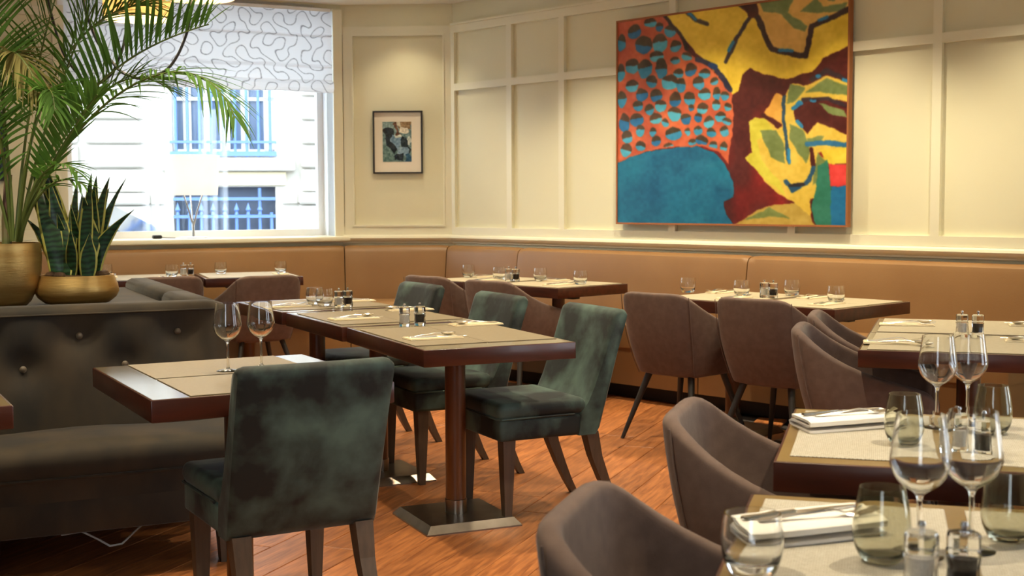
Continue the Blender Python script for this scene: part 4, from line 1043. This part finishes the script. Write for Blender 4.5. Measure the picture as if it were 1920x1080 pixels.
for dx, dy, rx, ry in DOT:
    r2 = ((X - dx) / rx) ** 2 + ((Y - dy) / ry) ** 2; m = (r2 < 1) & dotr
    bl_ = rd.uniform(-14, 26); base = np.array([58 + bl_ * .8, 146 + bl_, 186 + bl_ * .6]) if rd.random() > .15 else np.array([32, 104, 158])
    col[m] = base; up_ = m & (Y < dy - ry * rd.uniform(-.15, .25) + (X - dx) * rd.uniform(-.3, .3)); col[up_] = (70 + bl_ * .3, 54, 34)
fill([(672, 0), (1100, -15), (1100, 66), (945, 128), (915, 262), (830, 245), (765, 226), (738, 190), (700, 90)], OC)
for pl_ in ([(700, 5), (860, 0), (830, 75), (920, 140), (905, 165), (860, 145), (800, 82), (725, 62)], [(880, 72), (955, 15), (985, 58), (1090, 40), (1070, 78), (960, 82)], [(1000, 5), (1040, 0), (1030, 35), (1000, 30)]): fill(pl_, GR)
line([(372, 48), (420, 92), (470, 112)], 9, (64, 52, 40)); line([(385, 58), (415, 85)], 6, BL); line([(665, 80), (600, 180), (550, 285)], 9, NV); line([(585, 195), (565, 235)], 7, BL)
line([(600, 14), (650, 45), (692, 88), (735, 190), (765, 238), (912, 272), (938, 140), (1095, 70)], 12, (50, 30, 34)); line([(650, 10), (672, 60)], 30, (66, 20, 18)); line([(795, 240), (850, 246)], 7, BL); line([(970, 115), (1000, 102)], 7, BL)
line([(272, 60), (300, 100), (345, 152), (380, 222)], 8, (52, 36, 34)); line([(420, 265), (500, 305), (575, 415)], 11, (40, 40, 66)); line([(480, 296), (505, 306)], 12, (30, 60, 110))
# figure on the right
fill([(660, 560), (690, 536), (735, 548), (790, 592), (815, 575), (818, 450), (850, 390), (900, 402), (935, 392), (1000, 358), (1060, 382), (1100, 400), (1100, 480), (1000, 464), (900, 466), (862, 500), (872, 560), (920, 622), (965, 565), (1020, 592), (1100, 628), (1100, 690), (1000, 692), (962, 702), (1002, 735), (1010, 765), (968, 900), (940, 912), (938, 995), (860, 922), (780, 880), (700, 790), (645, 722), (678, 700), (670, 640)], (208, 178, 70))
fill([(660, 560), (690, 536), (735, 548), (770, 600), (700, 640), (720, 740), (800, 830), (830, 900), (700, 790), (645, 722), (678, 700)], (198, 190, 62))
fill([(780, 432), (814, 446), (812, 592), (770, 545), (722, 526), (750, 490)], (214, 160, 66))
line([(722, 530), (800, 575)], 9, MR)
fill([(868, 485), (960, 470), (1000, 500), (1100, 562), (1100, 604), (1020, 592), (965, 565), (920, 622), (882, 572)], MR)
for pl_ in ([(840, 395), (905, 410), (870, 470), (832, 482)], [(905, 430), (1000, 372), (1100, 412), (1100, 452), (980, 432)], [(975, 482), (1080, 518), (1100, 548), (1010, 532)], [(708, 600), (782, 596), (822, 680), (820, 752), (765, 722)], [(848, 572), (900, 602), (932, 690), (920, 752), (872, 692), (842, 640)], [(915, 636), (992, 626), (980, 648), (920, 656)], [(960, 700), (1000, 740), (975, 830), (945, 850)]): fill(pl_, (108, 124, 72))
line([(940, 375), (1000, 338), (1095, 385)], 10, (50, 36, 44)); line([(960, 362), (965, 360)], 9, BL); line([(1075, 380), (1090, 386)], 8, BL)
line([(818, 450), (818, 560), (828, 650), (840, 745)], 8, (36, 70, 96)); line([(838, 690), (842, 745)], 7, BL); line([(915, 664), (1000, 658), (1095, 672)], 11, (40, 104, 148)); line([(900, 466), (1000, 462), (1078, 496)], 9, (44, 30, 40)); line([(862, 500), (885, 480)], 10, BL); line([(935, 470), (955, 470)], 7, BL); line([(880, 560), (895, 585)], 8, BL)
line([(938, 684), (945, 768)], 9, MR); line([(945, 770), (930, 826), (862, 872), (826, 832)], 10, (36, 78, 110)); line([(900, 845), (845, 850)], 9, (34, 30, 36))
fill([(972, 690), (1100, 680), (1100, 754), (1012, 757)], (214, 190, 56)); fill([(965, 762), (1006, 735), (1012, 790), (1028, 880), (1028, 1040), (965, 1040), (940, 962), (960, 880)], (44, 116, 96)); fill([(1010, 757), (1100, 757), (1100, 850), (1020, 856)], (206, 56, 54)); fill([(1027, 856), (1100, 850), (1100, 1040), (1027, 1040)], (26, 108, 158))
fill([(600, 1030), (700, 962), (780, 936), (870, 930), (940, 992), (962, 1040), (600, 1040)], (176, 150, 68)); fill([(640, 1005), (760, 948), (850, 1000), (760, 990)], (110, 124, 66))
col += (vnoise(X, Y, 14, 11) - .5)[..., None] * 16 + (vnoise(X, Y, 48, 12) - .5)[..., None] * 18
for _ in range(2):
    pd = np.pad(col, ((1, 1), (1, 1), (0, 0)), mode='edge'); col = (pd[1:-1, 1:-1] * 2 + pd[:-2, 1:-1] + pd[2:, 1:-1] + pd[1:-1, :-2] + pd[1:-1, 2:]) / 6
colour_mesh('canvas', NX, NY, PWd, PHt, col, 'oil_paint', pn, 0.0)

# small framed picture on the narrow wall
fp = empty('framed_picture'); tag(fp, 'small black-framed abstract print with a cream mount on the narrow wall', 'picture')
c_ = K1 + .455 * eA + .026 * nA; fp.location = (c_[0], c_[1], 1.748); fp.rotation_euler = (0, 0, math.atan2(eA[1], eA[0]))
fw_, fh_ = .398, .498
for a in ((-fw_ / 2, fw_ / 2, -.012, .02, fh_ / 2 - .012, fh_ / 2), (-fw_ / 2, fw_ / 2, -.012, .02, -fh_ / 2, -fh_ / 2 + .012), (-fw_ / 2, -fw_ / 2 + .012, -.012, .02, -fh_ / 2 + .012, fh_ / 2 - .012), (fw_ / 2 - .012, fw_ / 2, -.012, .02, -fh_ / 2 + .012, fh_ / 2 - .012)): MB().box(*a).build('frame', 'black_frame', fp)
MB().box(-fw_ / 2 + .012, fw_ / 2 - .012, .002, .02, -fh_ / 2 + .012, fh_ / 2 - .012).build('mount', 'mat_board', fp)
ax_, ay_ = np.meshgrid(np.linspace(0, 380, 90), np.linspace(0, 520, 120))
wx = ax_ + (vnoise(ax_, ay_, 60, 21) - .5) * 60; wy = ay_ + (vnoise(ax_, ay_, 60, 22) - .5) * 60
pcol = np.zeros(ax_.shape + (3,)); pcol[:] = (104, 128, 126)
def pf_(poly, c): pcol[inpoly(wx, wy, poly)] = c
pf_([(0, 0), (380, 0), (380, 110), (0, 110)], (128, 150, 146)); pf_([(150, 0), (380, 0), (380, 90), (230, 90)], (138, 112, 78)); pf_([(250, 60), (340, 70), (350, 150), (230, 140)], (214, 206, 186)); pf_([(180, 0), (260, 0), (250, 60), (190, 50)], (206, 200, 178))
pf_([(0, 90), (130, 90), (160, 240), (190, 330), (150, 420), (60, 280)], (26, 34, 40)); pf_([(110, 180), (230, 160), (260, 300), (200, 340), (120, 260)], (110, 138, 160)); pf_([(230, 180), (300, 190), (380, 380), (380, 440), (290, 400)], (34, 44, 48)); pf_([(200, 320), (330, 330), (380, 480), (200, 420)], (120, 146, 166)); pf_([(0, 250), (120, 420), (160, 520), (0, 520)], (96, 122, 116)); pf_([(140, 440), (260, 400), (260, 520), (150, 520)], (24, 34, 42)); pf_([(290, 420), (380, 400), (380, 520), (290, 520)], (50, 88, 112)); pf_([(130, 20), (180, 10), (230, 180), (200, 190)], (96, 62, 40)); pf_([(300, 210), (380, 200), (380, 300), (340, 290)], (190, 198, 190)); pf_([(160, 150), (215, 155), (230, 195), (175, 190)], (200, 208, 196))
pcol += (vnoise(ax_, ay_, 18, 23) - .5)[..., None] * 60
colour_mesh('print', 90, 120, .232, .318, pcol, 'print', fp, 0.0).location = (-.006, .0, .004)

# dark framed picture half hidden behind the palm, left of the window
lp = empty('framed_picture'); tag(lp, 'dark framed landscape picture behind the palm at the left edge', 'picture')
c_ = K1 - 2.74 * e27 + .026 * nWin; lp.location = (c_[0], c_[1], 1.68); lp.rotation_euler = (0, 0, R(27))
for a in ((-.21, .21, -.012, .02, .23, .245), (-.21, .21, -.012, .02, -.245, -.23), (-.21, -.195, -.012, .02, -.23, .23), (.195, .21, -.012, .02, -.23, .23)): MB().box(*a).build('frame', 'black_frame', lp)
MB().box(-.195, .195, .003, .02, -.23, .23).build('backing', 'mat_board', lp)
lx, ly = np.meshgrid(np.linspace(0, 390, 50), np.linspace(0, 460, 60)); lcol = np.zeros(lx.shape + (3,)); lcol[:] = (58, 76, 96); n1 = vnoise(lx, ly, 90, 31)
lcol[ly > 150 + n1 * 80] = (150, 112, 66); lcol[ly > 250 + n1 * 90] = (46, 60, 70); lcol += (vnoise(lx, ly, 30, 33) - .5)[..., None] * 50
colour_mesh('print', 50, 60, .39, .46, lcol, 'print', lp, 0.0)
